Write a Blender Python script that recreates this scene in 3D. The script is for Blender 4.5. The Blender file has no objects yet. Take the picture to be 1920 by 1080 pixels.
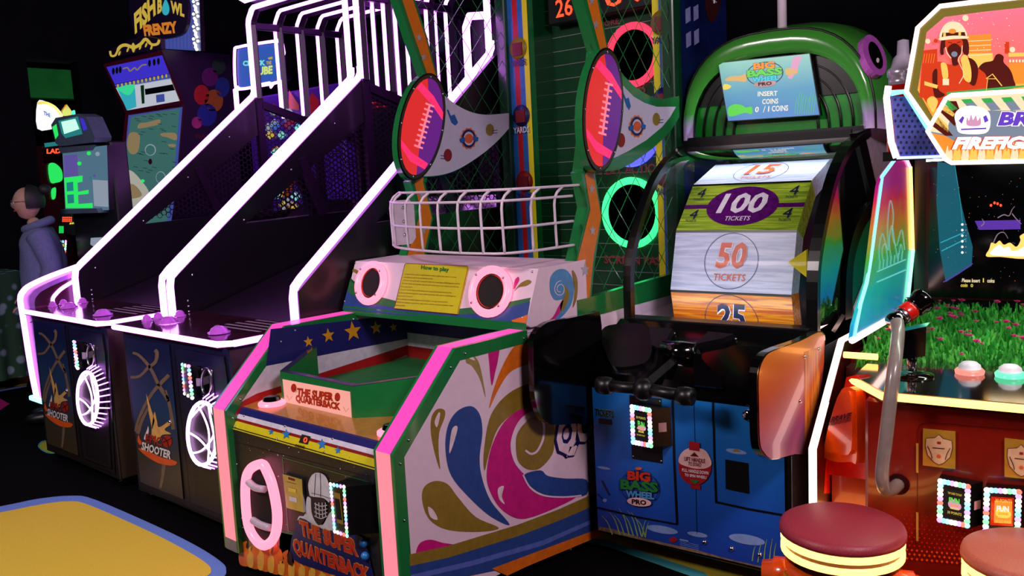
import bpy, math, random
from mathutils import Vector as V3, Matrix
from mathutils.geometry import tessellate_polygon
random.seed(7)
SC = bpy.context.scene
COL = SC.collection
PI = math.pi

# ---------------------------------------------------------------- camera
FPX, PITCH, ROLL, YAW, CAMH = 1639.8, math.radians(7.222), math.radians(2.874), math.radians(42.0), 1.65
def cam_axes():
    fwd = V3((0, math.cos(PITCH), -math.sin(PITCH))); right = V3((1, 0, 0)); down = fwd.cross(right)
    c, s = math.cos(ROLL), math.sin(ROLL)
    r, d = c*right + s*down, -s*right + c*down
    Rz = Matrix.Rotation(YAW, 3, 'Z')
    return Rz @ r, Rz @ d, Rz @ fwd
CR, CD, CF = cam_axes()
CO = V3((0, 0, CAMH))
cam = bpy.data.cameras.new('camera'); camo = bpy.data.objects.new('camera', cam); COL.objects.link(camo)
camo.matrix_world = Matrix((( CR.x, -CD.x, -CF.x, 0), (CR.y, -CD.y, -CF.y, 0), (CR.z, -CD.z, -CF.z, CAMH), (0, 0, 0, 1)))
cam.sensor_width = 36; cam.lens = FPX/1920*36; cam.clip_start = .05; cam.clip_end = 100
SC.camera = camo
# ---------------------------------------------------------------- world, light, exposure
w = bpy.data.worlds.new('world'); SC.world = w; w.use_nodes = True
w.node_tree.nodes['Background'].inputs[0].default_value = (.35, .2, .6, 1)
w.node_tree.nodes['Background'].inputs[1].default_value = .003
SC.view_settings.view_transform = 'Standard'; SC.view_settings.look = 'None'
SC.view_settings.gamma = 1; SC.view_settings.exposure = 0; SC.view_settings.use_curve_mapping = False
SC.cycles.use_denoising = True
SC.cycles.max_bounces = 6; SC.cycles.transparent_max_bounces = 16
SC.cycles.sample_clamp_indirect = 4
def area(name, loc, aim, size, power, col):
    l = bpy.data.lights.new(name, 'AREA'); l.shape = 'RECTANGLE'; l.size, l.size_y = size
    l.energy = power; l.color = col
    o = bpy.data.objects.new(name, l); COL.objects.link(o); o.location = loc
    o.rotation_euler = (V3(aim)-V3(loc)).to_track_quat('-Z', 'Y').to_euler(); return o
# the dim ceiling lamps of the arcade
area('ceiling_lamp_aisle', (1.2, 1.2, 3.5), (-2.0, 2.6, .4), (1.0, .5), 95, (1, .78, .88))
area('ceiling_lamp_walkway', (-3.2, -1.2, 3.6), (-4.0, 2.0, .2), (1.2, .6), 120, (1, .84, .86))
area('ceiling_lamp_far', (-9, 0.5, 3.9), (-8, 3.5, 0.8), (1, .6), 9, (.4, .6, 1))

# ---------------------------------------------------------------- frames, rays, planes
class Frame:
    def __init__(s, o=(0, 0, 0), yaw=0, size=1):
        s.o = V3(o); s.size = size; s.yaw = math.radians(yaw); s.R = Matrix.Rotation(s.yaw, 3, 'Z'); s.Ri = s.R.transposed()
        s.c = (s.Ri @ (CO - s.o))/size
    def ray(s, u, v): return s.Ri @ (CF + CR*((u-960)/FPX) + CD*((v-540)/FPX))
class Plane:                      # a real plane of a thing, in its own frame; p(u,v) is the point of it a photo pixel shows
    def __init__(s, fr, o, U, V):
        s.fr = fr; s.o = V3(o); s.U = V3(U).normalized(); s.V = V3(V); s.V = (s.V - s.U*s.V.dot(s.U)).normalized()
        s.n = s.U.cross(s.V)
        if s.n.dot(fr.c - s.o) < 0: s.n = -s.n
    def p(s, u, v, k=0, off=0):
        d = s.fr.ray(u, v); t = (s.o - s.fr.c).dot(s.n)/d.dot(s.n)
        return s.fr.c + d*t + s.n*(k*.0009+off)
    def pts(s, l, k=0, off=0): return [s.p(u, v, k, off) for u, v in l]
    def at(s, a, b, k=0, off=0): return s.o + s.U*a + s.V*b + s.n*(k*.0009+off)
def PY(fr, y): return Plane(fr, (0, y, 0), (1, 0, 0), (0, 0, 1))
def PX(fr, x): return Plane(fr, (x, 0, 0), (0, 1, 0), (0, 0, 1))
def PZ(fr, z): return Plane(fr, (0, 0, z), (1, 0, 0), (0, 1, 0))

# ---------------------------------------------------------------- materials (all node-based)
def lin(h):
    if isinstance(h, str):
        r = [int(h[i:i+2], 16)/255 for i in (0, 2, 4)]
        return tuple(c/12.92 if c <= .04045 else ((c+.055)/1.055)**2.4 for c in r)
    return h
MATS = {}
def mat(name, col, rough=.5, metal=0, emit=0, ecol=None, var=.12, scale=30, bump=0, coat=0, stretch=None):
    if name in MATS: return MATS[name]
    m = bpy.data.materials.new(name); m.use_nodes = True; nt = m.node_tree; b = nt.nodes['Principled BSDF']
    c = lin(col)
    tc = nt.nodes.new('ShaderNodeTexCoord'); nz = nt.nodes.new('ShaderNodeTexNoise')
    nz.inputs['Scale'].default_value = scale; nz.inputs['Detail'].default_value = 3
    src = tc.outputs['Object']
    if stretch:
        mp = nt.nodes.new('ShaderNodeMapping'); mp.inputs['Scale'].default_value = stretch
        nt.links.new(src, mp.inputs[0]); src = mp.outputs[0]
    nt.links.new(src, nz.inputs['Vector'])
    r = nt.nodes.new('ShaderNodeValToRGB')
    r.color_ramp.elements[0].position = .3; r.color_ramp.elements[1].position = .7
    r.color_ramp.elements[0].color = (*[x*(1-var) for x in c], 1); r.color_ramp.elements[1].color = (*[min(1, x*(1+var)) for x in c], 1)
    nt.links.new(nz.outputs[0], r.inputs[0]); nt.links.new(r.outputs[0], b.inputs['Base Color'])
    b.inputs['Roughness'].default_value = rough; b.inputs['Metallic'].default_value = metal
    b.inputs['Coat Weight'].default_value = coat; b.inputs['Coat Roughness'].default_value = .08
    if emit:
        b.inputs['Emission Color'].default_value = (*(lin(ecol) if ecol else c), 1); b.inputs['Emission Strength'].default_value = emit
    if bump:
        bp = nt.nodes.new('ShaderNodeBump'); bp.inputs['Strength'].default_value = bump; bp.inputs['Distance'].default_value = .004
        nt.links.new(nz.outputs[0], bp.inputs['Height']); nt.links.new(bp.outputs[0], b.inputs['Normal'])
    if name.startswith(('carpet', 'wall', 'ceil')): b.inputs['Specular IOR Level'].default_value = .08
    MATS[name] = m; return m
def glow(name, col, s): return mat(name, tuple(x*.12 for x in lin(col)), .3, emit=s, ecol=col, var=0)
def glass(name, tint=(1, 1, 1), gl=.12):
    m = bpy.data.materials.new(name); m.use_nodes = True; nt = m.node_tree; nt.nodes.clear()
    o = nt.nodes.new('ShaderNodeOutputMaterial'); mx = nt.nodes.new('ShaderNodeMixShader')
    t = nt.nodes.new('ShaderNodeBsdfTransparent'); g = nt.nodes.new('ShaderNodeBsdfGlossy'); fr = nt.nodes.new('ShaderNodeLayerWeight')
    fr.inputs[0].default_value = gl
    t.inputs[0].default_value = (*tint, 1); g.inputs['Roughness'].default_value = .03
    nt.links.new(fr.outputs['Fresnel'], mx.inputs[0]); nt.links.new(t.outputs[0], mx.inputs[1]); nt.links.new(g.outputs[0], mx.inputs[2])
    nt.links.new(mx.outputs[0], o.inputs[0]); MATS[name] = m; return m
def gradient(name, axis, stops, rough=.3, metal=0, emit=0, lo=0, hi=1, noise=0, coat=0):
    # a print or film whose colour runs along one axis of the object
    m = bpy.data.materials.new(name); m.use_nodes = True; nt = m.node_tree; b = nt.nodes['Principled BSDF']
    tc = nt.nodes.new('ShaderNodeTexCoord'); sp = nt.nodes.new('ShaderNodeSeparateXYZ'); mr = nt.nodes.new('ShaderNodeMapRange')
    nt.links.new(tc.outputs['Object'], sp.inputs[0]); nt.links.new(sp.outputs[axis], mr.inputs[0])
    mr.inputs[1].default_value = lo; mr.inputs[2].default_value = hi
    r = nt.nodes.new('ShaderNodeValToRGB'); el = r.color_ramp.elements
    while len(el) < len(stops): el.new(.5)
    for e, (p, c) in zip(el, stops): e.position = p; e.color = (*lin(c), 1)
    src = mr.outputs[0]
    if noise:
        nz = nt.nodes.new('ShaderNodeTexNoise'); nz.inputs['Scale'].default_value = 9; ad = nt.nodes.new('ShaderNodeMath'); ad.operation = 'MULTIPLY_ADD'
        ad.inputs[1].default_value = noise; nt.links.new(nz.outputs[0], ad.inputs[0]); nt.links.new(src, ad.inputs[2]); src = ad.outputs[0]
    nt.links.new(src, r.inputs[0]); nt.links.new(r.outputs[0], b.inputs['Base Color'])
    b.inputs['Roughness'].default_value = rough; b.inputs['Metallic'].default_value = metal; b.inputs['Coat Weight'].default_value = coat
    if emit:
        nt.links.new(r.outputs[0], b.inputs['Emission Color']); b.inputs['Emission Strength'].default_value = emit
    MATS[name] = m; return m
def wood(name, c1, c2, rough=.4, axis=(1.2, 14, 14), emit=0):
    m = bpy.data.materials.new(name); m.use_nodes = True; nt = m.node_tree; b = nt.nodes['Principled BSDF']
    tc = nt.nodes.new('ShaderNodeTexCoord'); mp = nt.nodes.new('ShaderNodeMapping'); mp.inputs['Scale'].default_value = axis
    nz = nt.nodes.new('ShaderNodeTexNoise'); nz.inputs['Scale'].default_value = 4; nz.inputs['Detail'].default_value = 6; nz.inputs['Distortion'].default_value = .6
    r = nt.nodes.new('ShaderNodeValToRGB'); r.color_ramp.elements[0].position = .38; r.color_ramp.elements[1].position = .62
    r.color_ramp.elements[0].color = (*lin(c1), 1); r.color_ramp.elements[1].color = (*lin(c2), 1)
    nt.links.new(tc.outputs['Object'], mp.inputs[0]); nt.links.new(mp.outputs[0], nz.inputs['Vector'])
    nt.links.new(nz.outputs[0], r.inputs[0]); nt.links.new(r.outputs[0], b.inputs['Base Color']); b.inputs['Roughness'].default_value = rough
    if emit:
        nt.links.new(r.outputs[0], b.inputs['Emission Color']); b.inputs['Emission Strength'].default_value = emit
    MATS[name] = m; return m
def m_(n): return MATS[n] if isinstance(n, str) else n

# ---------------------------------------------------------------- mesh builder
_glyphs = {}
def glyphs(s, bold=0, shear=0):
    key = (s, bold, shear)
    if key in _glyphs: return _glyphs[key]
    c = bpy.data.curves.new('t', 'FONT'); c.body = s; c.size = 1; c.offset = bold; c.shear = shear; c.resolution_u = 2; c.fill_mode = 'FRONT'
    o = bpy.data.objects.new('t', c); COL.objects.link(o)
    dg = bpy.context.evaluated_depsgraph_get(); me = bpy.data.meshes.new_from_object(o.evaluated_get(dg))
    vs = [(v.co.x, v.co.y) for v in me.vertices]; fs = [tuple(p.vertices) for p in me.polygons]
    x0 = min(v[0] for v in vs); x1 = max(v[0] for v in vs); y0 = min(v[1] for v in vs); y1 = max(v[1] for v in vs)
    vs = [((x-x0)/(x1-x0), (y-y0)/(y1-y0)) for x, y in vs]
    bpy.data.objects.remove(o); bpy.data.curves.remove(c); bpy.data.meshes.remove(me)
    _glyphs[key] = (vs, fs); return vs, fs
def smooth_closed(pts, n=6):      # Catmull-Rom through 2-D or 3-D points
    out = []; N = len(pts)
    for i in range(N):
        a, b, c, d = [V3(pts[(i+j) % N]).to_3d() if len(pts[0]) == 2 else V3(pts[(i+j) % N]) for j in (-1, 0, 1, 2)]
        for k in range(n):
            t = k/n; q = .5*((2*b)+(c-a)*t+(2*a-5*b+4*c-d)*t*t+(3*b-a-3*c+d)*t**3)
            out.append(tuple(q)[:len(pts[0])])
    return out
def smooth_open(pts, n=6):
    out = []; N = len(pts)
    for i in range(N-1):
        a, b, c, d = [V3((*pts[max(0, min(N-1, i+j))], 0)[:3]) for j in (-1, 0, 1, 2)]
        for k in range(n):
            t = k/n; q = .5*((2*b)+(c-a)*t+(2*a-5*b+4*c-d)*t*t+(3*b-a-3*c+d)*t**3)
            out.append(tuple(q)[:len(pts[0])])
    out.append(tuple(pts[-1])); return out
def ell(cx, cy, rx, ry, n=28, a0=0, a1=360, tilt=0):
    t = math.radians(tilt); out = []
    for i in range(n if a1-a0 >= 360 else n+1):
        a = math.radians(a0+(a1-a0)*i/n); x, y = rx*math.cos(a), ry*math.sin(a)
        out.append((cx+x*math.cos(t)-y*math.sin(t), cy+x*math.sin(t)+y*math.cos(t)))
    return out
class MB:
    def __init__(s): s.v = []; s.f = []; s.m = []; s.mats = []; s.sm = []
    def mi(s, m):
        m = m_(m)
        if m not in s.mats: s.mats.append(m)
        return s.mats.index(m)
    def add(s, vs, fs, m, smooth=False):
        b = len(s.v); s.v += [tuple(v) for v in vs]; k = s.mi(m)
        for f in fs: s.f.append([b+i for i in f]); s.m.append(k); s.sm.append(smooth)
        return s
    def poly(s, pts, m):
        pts = [V3(p) for p in pts]; tr = tessellate_polygon([pts]); return s.add(pts, [tuple(t) for t in tr], m)
    def ring(s, outer, inner, m):  # band between two outlines of equal count
        n = len(outer); return s.add(list(outer)+list(inner), [(i, (i+1) % n, n+(i+1) % n, n+i) for i in range(n)], m)
    def box(s, lo, hi, m):
        (a, b, c), (d, e, f) = lo, hi
        vs = [(a, b, c), (d, b, c), (d, e, c), (a, e, c), (a, b, f), (d, b, f), (d, e, f), (a, e, f)]
        return s.add(vs, [(3, 2, 1, 0), (4, 5, 6, 7), (0, 1, 5, 4), (1, 2, 6, 5), (2, 3, 7, 6), (3, 0, 4, 7)], m)
    def bbox(s, lo, hi, m, r=.008):  # box with chamfered edges
        (a, b, c), (d, e, f) = lo, hi; r = min(r, (d-a)/2.1, (e-b)/2.1, (f-c)/2.1)
        def rg(i, z): return [(a+r+i, b+i, z), (d-r-i, b+i, z), (d-i, b+r+i, z), (d-i, e-r-i, z), (d-r-i, e-i, z), (a+r+i, e-i, z), (a+i, e-r-i, z), (a+i, b+r+i, z)]
        R = [rg(r*.8, c), rg(0, c+r), rg(0, f-r), rg(r*.8, f)]; vs = sum(R, []); fs = [tuple(reversed(range(8))), tuple(range(24, 32))]
        for k in range(3):
            for i in range(8): j = (i+1) % 8; fs.append((k*8+i, k*8+j, k*8+8+j, k*8+8+i))
        return s.add(vs, fs, m)
    def prism(s, front, back, m, ms=None):  # two outlines of equal count, capped
        n = len(front); s.poly(front, m); s.poly(back, ms or m)
        return s.add(list(front)+list(back), [(i, (i+1) % n, n+(i+1) % n, n+i) for i in range(n)], ms or m)
    def slab(s, outline, dv, m, ms=None):
        dv = V3(dv); return s.prism([V3(p) for p in outline], [V3(p)+dv for p in outline], m, ms)
    def tube(s, path, r, m, n=8, closed=False, flat=None):
        P = [V3(p) for p in path]; N = len(P)
        if N < 2: return s
        T = []
        for i in range(N):
            a = P[(i-1) % N] if (closed or i) else P[0]; b = P[(i+1) % N] if (closed or i < N-1) else P[-1]
            t = b-a; T.append(t.normalized() if t.length > 1e-9 else V3((0, 0, 1)))
        up = V3((0, 0, 1)) if abs(T[0].z) < .9 else V3((0, 1, 0)); X = T[0].cross(up).normalized(); vs = []
        for i in range(N):
            X = (X - T[i]*X.dot(T[i])).normalized(); Y = T[i].cross(X); rr = r[i] if isinstance(r, (list, tuple)) else r
            for k in range(n):
                a = 2*PI*k/n; vs.append(P[i]+X*math.cos(a)*rr+Y*math.sin(a)*rr)
        fs = []; L = N if closed else N-1
        for i in range(L):
            for k in range(n): j = (i+1) % N; fs.append((i*n+k, i*n+(k+1) % n, j*n+(k+1) % n, j*n+k))
        if not closed: fs += [tuple(reversed(range(n))), tuple(range((N-1)*n, N*n))]
        return s.add(vs, fs, m, n > 5)
    def lathe(s, prof, m, c=(0, 0, 0), n=24, ax='z'):
        vs = []
        for r, h in prof:
            for k in range(n):
                a = 2*PI*k/n; x, y = r*math.cos(a), r*math.sin(a)
                q = (x, y, h) if ax == 'z' else ((x, h, y) if ax == 'y' else (h, x, y)); vs.append(V3(q)+V3(c))
        fs = []
        for i in range(len(prof)-1):
            for k in range(n): fs.append((i*n+k, i*n+(k+1) % n, (i+1)*n+(k+1) % n, (i+1)*n+k))
        fs += [tuple(range(n)), tuple(range((len(prof)-1)*n, len(prof)*n))]
        return s.add(vs, fs, m, True)
    def grid(s, fn, nu, nv, m, closed=False, smooth=True):
        vs = [fn(i/(nu if closed else nu-1), j/(nv-1)) for j in range(nv) for i in range(nu)]; fs = []
        for j in range(nv-1):
            for i in range(nu if closed else nu-1): k = (i+1) % nu; fs.append((j*nu+i, j*nu+k, (j+1)*nu+k, (j+1)*nu+i))
        return s.add(vs, fs, m, smooth)
    def ball(s, c, r, m, n=12):
        r = r if isinstance(r, (tuple, list)) else (r, r, r)
        return s.grid(lambda u, v: V3(c)+V3((math.cos(2*PI*u)*math.sin(PI*v)*r[0], math.sin(2*PI*u)*math.sin(PI*v)*r[1], math.cos(PI*v)*r[2])), n, n//2+2, m, True)
    def text(s, pl, txt, p0, p1, p2, m, k=2, bold=0, shear=0, arc=0, outline=None, ow=.03):
        # lettering laid on plane pl; p0, p1, p2 = lower left, lower right, upper left of its box, in photo pixels
        A, B, C = pl.p(*p0), pl.p(*p1), pl.p(*p2); U, W = B-A, C-A
        if outline:
            vs, fs = glyphs(txt, bold+ow, shear); s.add([A+U*x+W*(y+arc*4*x*(1-x))+pl.n*k*.0009 for x, y in vs], fs, outline); k += 1
            e = .012
            vs, fs = glyphs(txt, bold, shear); return s.add([A+U*(e+x*(1-2*e))+W*(.03+y*.94+arc*4*x*(1-x))+pl.n*k*.0009 for x, y in vs], fs, m)
        vs, fs = glyphs(txt, bold, shear)
        return s.add([A+U*x+W*(y+arc*4*x*(1-x))+pl.n*k*.0009 for x, y in vs], fs, m)
    def star(s, pl, cx, cy, rx, ry, m, k=2, tilt=0):
        o = []
        for i in range(10):
            a = math.radians(-90+36*i+tilt); q = 1 if i % 2 == 0 else .42; o.append((cx+rx*q*math.cos(a), cy+ry*q*math.sin(a)))
        return s.poly(pl.pts(o, k), m)
    def blob(s, pl, pts, m, k=1, n=6): return s.poly(pl.pts(smooth_closed(pts, n), k), m)
    def px(s, pl, pts, m, k=1): return s.poly(pl.pts(pts, k), m)
    def line(s, pl, pts, wd, m, k=2, sm=0, closed=False):   # a flat drawn line of width wd (photo pixels) on plane pl
        if sm: pts = (smooth_closed if closed else smooth_open)(pts, sm)
        n = len(pts); L = []; Rr = []
        for i in range(n):
            a = pts[(i-1) % n] if (closed or i) else pts[0]; b = pts[(i+1) % n] if (closed or i < n-1) else pts[-1]
            dx, dy = b[0]-a[0], b[1]-a[1]; d = math.hypot(dx, dy) or 1; nx, ny = -dy/d, dx/d
            ww = wd[i*len(wd)//n] if isinstance(wd, (list, tuple)) else wd
            L.append(pl.p(pts[i][0]+nx*ww/2, pts[i][1]+ny*ww/2, k)); Rr.append(pl.p(pts[i][0]-nx*ww/2, pts[i][1]-ny*ww/2, k))
        e = n if closed else n-1
        return s.add(L+Rr, [(i, (i+1) % n, n+(i+1) % n, n+i) for i in range(e)], m)
    def build(s, name, parent=None, bevel=0):
        me = bpy.data.meshes.new(name); me.from_pydata(s.v, [], s.f)
        for m in s.mats: me.materials.append(m)
        for p, k, q in zip(me.polygons, s.m, s.sm): p.material_index = k; p.use_smooth = q
        o = bpy.data.objects.new(name, me); COL.objects.link(o); o.parent = parent
        if bevel:
            b = o.modifiers.new('bevel', 'BEVEL'); b.width = bevel; b.segments = 2; b.limit_method = 'ANGLE'
        return o
def fix_normals(o):
    import bmesh
    b = bmesh.new(); b.from_mesh(o.data); bmesh.ops.recalc_face_normals(b, faces=b.faces); b.to_mesh(o.data); b.free(); return o
def thing(name, label, cat, fr, group=None):
    o = bpy.data.objects.new(name, None); COL.objects.link(o); o.empty_display_size = .1
    o.location = fr.o; o.rotation_euler = (0, 0, fr.yaw); o.scale = (fr.size,)*3; o['label'] = label; o['category'] = cat
    if group: o['group'] = group
    return o
def struct(name, mb):
    o = mb.build(name); o['kind'] = 'structure'; return o
def screws(mb, pl, l, r=.006, m='steel'):
    for u, v in l:
        c = pl.p(u, v); mb.ball(c, (r, r, r), m, 8)
WORLD = Frame()
# ---------------------------------------------------------------- shared materials
mat('black', '0a090b', .35, var=.25); mat('black_gloss', '060507', .12, coat=.6); mat('rubber', '0c0b0c', .8)
mat('steel', 'c8c8d0', .25, 1); mat('dark_steel', '3a3a42', .35, .8); mat('chrome', 'e8e8f0', .08, 1)
mat('white', 'e8e2ea', .35, var=.05); mat('white_paint', 'e6d6e6', .4, var=.05); mat('offwhite', 'd8d4da', .5)
mat('red', 'b0101c', .4); mat('deep_red', '6a0810', .4); mat('yellow', 'd8c414', .4, var=.06); mat('orange', 'e8741a', .4, var=.1)
mat('navy', '1a1a5c', .4); mat('blue', '1f5fae', .4); mat('green', '1f7a34', .3, coat=.3, var=.08); mat('dark_green', '0f3d22', .3, coat=.4)
mat('grey', '77757c', .5); mat('brown', '3a2a22', .5, .2)
NEON = glow('neon_violet', (.72, .2, 1.0), 6.5)
NEON_C = glow('neon_cyan', (.3, .9, 1.0), 2.5); 
glow('lamp_white', (1, .92, 1), 2.5); glow('led_red', (1, .06, .02), 2.2); glow('lamp_violet', (.9, .45, 1), 4)
glass('clear_glass', (.96, .97, 1), .1)
for i, c in enumerate([(1, .15, .1), (.2, 1, .3), (.2, .45, 1), (1, .9, .8), (.75, .3, 1), (.3, .95, 1)]): glow('led_%d' % i, c, 2.2)
def cv(ox, oy, s): return lambda l: [(ox+x/s, oy+y/s) for x, y in l]
def inpoly(x, y, P):
    r = False; n = len(P)
    for i in range(n):
        (a, b), (c, d) = P[i], P[(i+1) % n]
        if (b > y) != (d > y) and x < (c-a)*(y-b)/(d-b)+a: r = not r
    return r
def hexmesh(mb, at, P, s, m, wall=.2, t=.003):    # perforated plate: a lattice of hexagonal holes inside outline P
    x0, x1 = min(p[0] for p in P), max(p[0] for p in P); y0, y1 = min(p[1] for p in P), max(p[1] for p in P)
    dx, dy = s*1.5, s*math.sqrt(3); i = 0; x = x0
    while x <= x1:
        y = y0+(dy/2 if i % 2 else 0)
        while y <= y1:
            if inpoly(x, y, P):
                o = [at(x+s*math.cos(PI/3*k), y+s*math.sin(PI/3*k)) for k in range(6)]
                q = [at(x+s*(1-wall)*math.cos(PI/3*k), y+s*(1-wall)*math.sin(PI/3*k)) for k in range(6)]
                mb.ring(o, q, m)
            y += dy
        x += dx; i += 1
def copy_tree(o, parent=None):
    c = o.copy(); COL.objects.link(c); c.parent = parent
    for ch in [k for k in ALLC.get(o.name, [])]: copy_tree(ch, c)
    return c
ALLC = {}
def index_children():
    ALLC.clear()
    for o in SC.objects:
        if o.parent: ALLC.setdefault(o.parent.name, []).append(o)
def led_border(mb, pl, quad, n, r, k=3):           # coloured lamps round a card reader; quad in photo pixels
    c = [pl.p(u, v, k) for u, v in quad]; L = []
    for i in range(4):
        a, b = c[i], c[(i+1) % 4]; m = n[i % 2]
        for j in range(m): L.append(a.lerp(b, j/m))
    for i, p in enumerate(L): mb.ball(p, (r, r*.5, r), 'led_%d' % [3, 5, 2, 4, 3, 1, 5, 0, 4, 3][i % 10], 8)

# ================================================================ BASKETBALL MACHINES
gradient('door_art', 2, [(0, '4a3a1e'), (.35, '3c3830'), (.65, '26406a'), (1, '141e48')], .35, lo=.1, hi=.9, noise=.12)
gradient('cab_metal', 2, [(0, '2a2320'), (.5, '24242e'), (1, '1c1e48')], .4, .3, lo=.1, hi=.95)
mat('swirl', '75604e', .5); mat('logo_gold', 'd8a860', .5); mat('logo_orange', 'c8501c', .4, emit=.1, ecol='c8501c'); mat('logo_red', 'a02818', .4)
mat('hood_black', '0c0610', .35, coat=.1); mat('cage_metal', '2c1236', .35, .5); mat('perf', '18081e', .4)
mat('deck_print', '3a0a18', .15, coat=.8, var=.8, scale=14); mat('side_brown', '3a2c20', .55)
mat('button_pink', 'c060d0', .15, coat=1, emit=.35, ecol='a030c0')
gold = 'logo_gold'
def build_shooter(fr):
    R = thing('basketball_arcade_machine', 'x', 'arcade machine', fr, 'basketball arcade machines')
    F = PY(fr, 0); c = cv(220, 560, 2.455)
    m = MB(); m.bbox((.03, .006, .09), (1.055, 1.5, .95), 'cab_metal', .006); m.box((1.0555, .02, .1), (1.058, 1.5, .94), 'side_brown')
    m.px(F, c([(30, 150), (505, 232), (530, 300), (545, 1040), (100, 880)]), 'cab_metal', 0)
    m.build('cabinet', R)
    # left door with the printed art
    m = MB(); q = c([(45, 178), (245, 212), (310, 922), (112, 843)]); m.slab(F.pts(q, 8), (0, .006, 0), 'door_art', 'black')
    for s in ([(68, 360), (110, 355), (150, 315), (182, 290), (190, 250), (180, 235)], [(78, 248), (110, 262), (160, 320), (200, 400), (245, 470)],
              [(90, 610), (110, 540), (170, 430), (245, 350)], [(150, 500), (120, 560), (100, 620)], [(228, 420), (250, 500), (265, 600)], [(205, 870), (215, 820), (222, 760)]):
        m.line(F, c(s), [5, 6, 7], 'swirl', 9, 4)
    m.px(F, c([(140, 432), (180, 560), (168, 600), (152, 520)]), 'logo_gold', 10)
    m.blob(F, c([(165, 620), (178, 520), (190, 560), (200, 590), (250, 560), (256, 575), (225, 600), (255, 620), (215, 625), (200, 650), (180, 655)]), 'logo_gold', 10, 4)
    m.blob(F, c([(130, 640), (145, 600), (150, 585), (152, 612), (140, 645)]), 'white', 10, 4)
    m.text(F, 'EPIC', c([(138, 658)])[0], c([(214, 678)])[0], c([(140, 618)])[0], 'logo_red', 12, .03)
    m.blob(F, c(ell(238, 655, 22, 28, 12)), 'logo_red', 11, 2); m.line(F, c([(222, 636), (240, 655), (245, 680)]), 1.2, 'black', 12); m.line(F, c([(218, 660), (240, 650), (258, 640)]), 1.2, 'black', 12)
    m.blob(F, c([(104, 686), (150, 700), (215, 730), (262, 740), (283, 752), (262, 766), (200, 756), (140, 722)]), 'logo_orange', 10, 4)
    m.blob(F, c([(106, 626), (100, 650), (112, 672), (120, 660), (112, 645)]), 'logo_orange', 10, 4)
    m.text(F, 'SHOOTER', c([(120, 692)])[0], c([(255, 738)])[0], c([(124, 655)])[0], 'white', 13, .035)
    m.build('door', R)
    # right door
    m = MB(); q = c([(268, 223), (496, 265), (512, 380), (530, 1010), (342, 938)]); m.slab(F.pts(q, 8), (0, .006, 0), 'cab_metal', 'black')
    m.line(F, q, 1.2, 'black', 9, closed=True)
    for r in range(22):
        for k in range(17):
            x = 350+k*9.6+r*1.0; y = 738+r*9+k*3.6
            if y > 950+k*3 or x > 505: continue
            m.px(F, c([(x, y), (x+4, y+1.5), (x+4, y+5), (x, y+4)]), 'black', 9)
    m.ball(F.p(*c([(252, 566)])[0], 10), .012, 'chrome', 8)
    m.build('door', R)
    # card reader, wedge-shaped, on the right door
    m = MB(); out = PY(fr, -.085); D = PY(fr, -.008)
    a, b = D.p(*c([(300, 295)])[0]), D.p(*c([(312, 445)])[0]); e, f = out.p(*c([(327, 302)])[0]), out.p(*c([(346, 466)])[0]); g, h = D.p(*c([(388, 312)])[0]), D.p(*c([(386, 456)])[0])
    m.add([a, b, e, f, g, h], [(0, 2, 3, 1), (2, 4, 5, 3), (0, 4, 2), (1, 3, 5)], 'black')
    for i in range(9):
        t = (i+.5)/9
        for s, (P, Q) in enumerate(((a, b), (e, f))): m.ball(P.lerp(Q, t), .009, 'led_%d' % [5, 1, 3, 4, 2, 3, 0, 4, 3][(i+s*3) % 9], 6)
        if i in (0, 8): m.ball(a.lerp(e, .5).lerp(b.lerp(f, .5), t), .009, 'led_3', 6)
    p, q2 = e.lerp(g, .55), f.lerp(h, .55); n = V3((.3, -1, 0))*.002
    m.add([p.lerp(q2, .38)+n, e.lerp(g, .95).lerp(f.lerp(h, .95), .38)+n, e.lerp(g, .95).lerp(f.lerp(h, .95), .62)+n, p.lerp(q2, .62)+n], [(0, 1, 2, 3)], 'offwhite')
    m.build('card_reader', R)
    m = MB(); m.slab(D.pts(c([(386, 318), (440, 326), (450, 458), (394, 448)]), 3), (0, .006, 0), 'dark_steel')
    m.tube(D.pts(c(ell(415, 382, 24, 62, 20)), 6), .007, 'steel', 6, True); m.blob(D, c(ell(416, 384, 17, 50, 14)), 'black_gloss', 5, 1)
    screws(m, D, c([(392, 327), (437, 333), (399, 442), (446, 450)]), .008); m.build('coin_plate', R)
    # round basketball lamp
    L = PY(fr, -.05); m = MB(); E_ = ell(380, 813, 28, 59, 32)
    ring = L.pts(E_); m.tube(ring, .009, 'lamp_violet', 8, True); inner = [p+V3((0, .05, 0)) for p in ring]
    m.poly([p+V3((0, .01, 0)) for p in ring], 'black'); m.ring(ring, inner, 'black')
    for s in ([(352, 810), (372, 822), (390, 842), (400, 858)], [(358, 850), (378, 845), (396, 825), (406, 800)], [(370, 758), (384, 785), (392, 815), (390, 868)], [(390, 757), (396, 790), (402, 820), (402, 850)], [(353, 790), (370, 770), (385, 757)]):
        m.tube(L.pts(smooth_open(s, 4)), .0048, 'lamp_violet', 6)
    for k in range(32):
        a_ = k*2*PI/32
        if math.cos(a_) > -.1:
            p = ring[k]; d = (p-sum(ring, V3())/32).normalized(); m.add([p+d*.012, p+d*.012+V3((0, 0, .008)), p+d*.04+V3((0, .05, .006)), p+d*.04+V3((0, .05, 0))], [(0, 1, 2, 3)], 'neon_violet')
    m.build('basketball_lamp', R)
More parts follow.
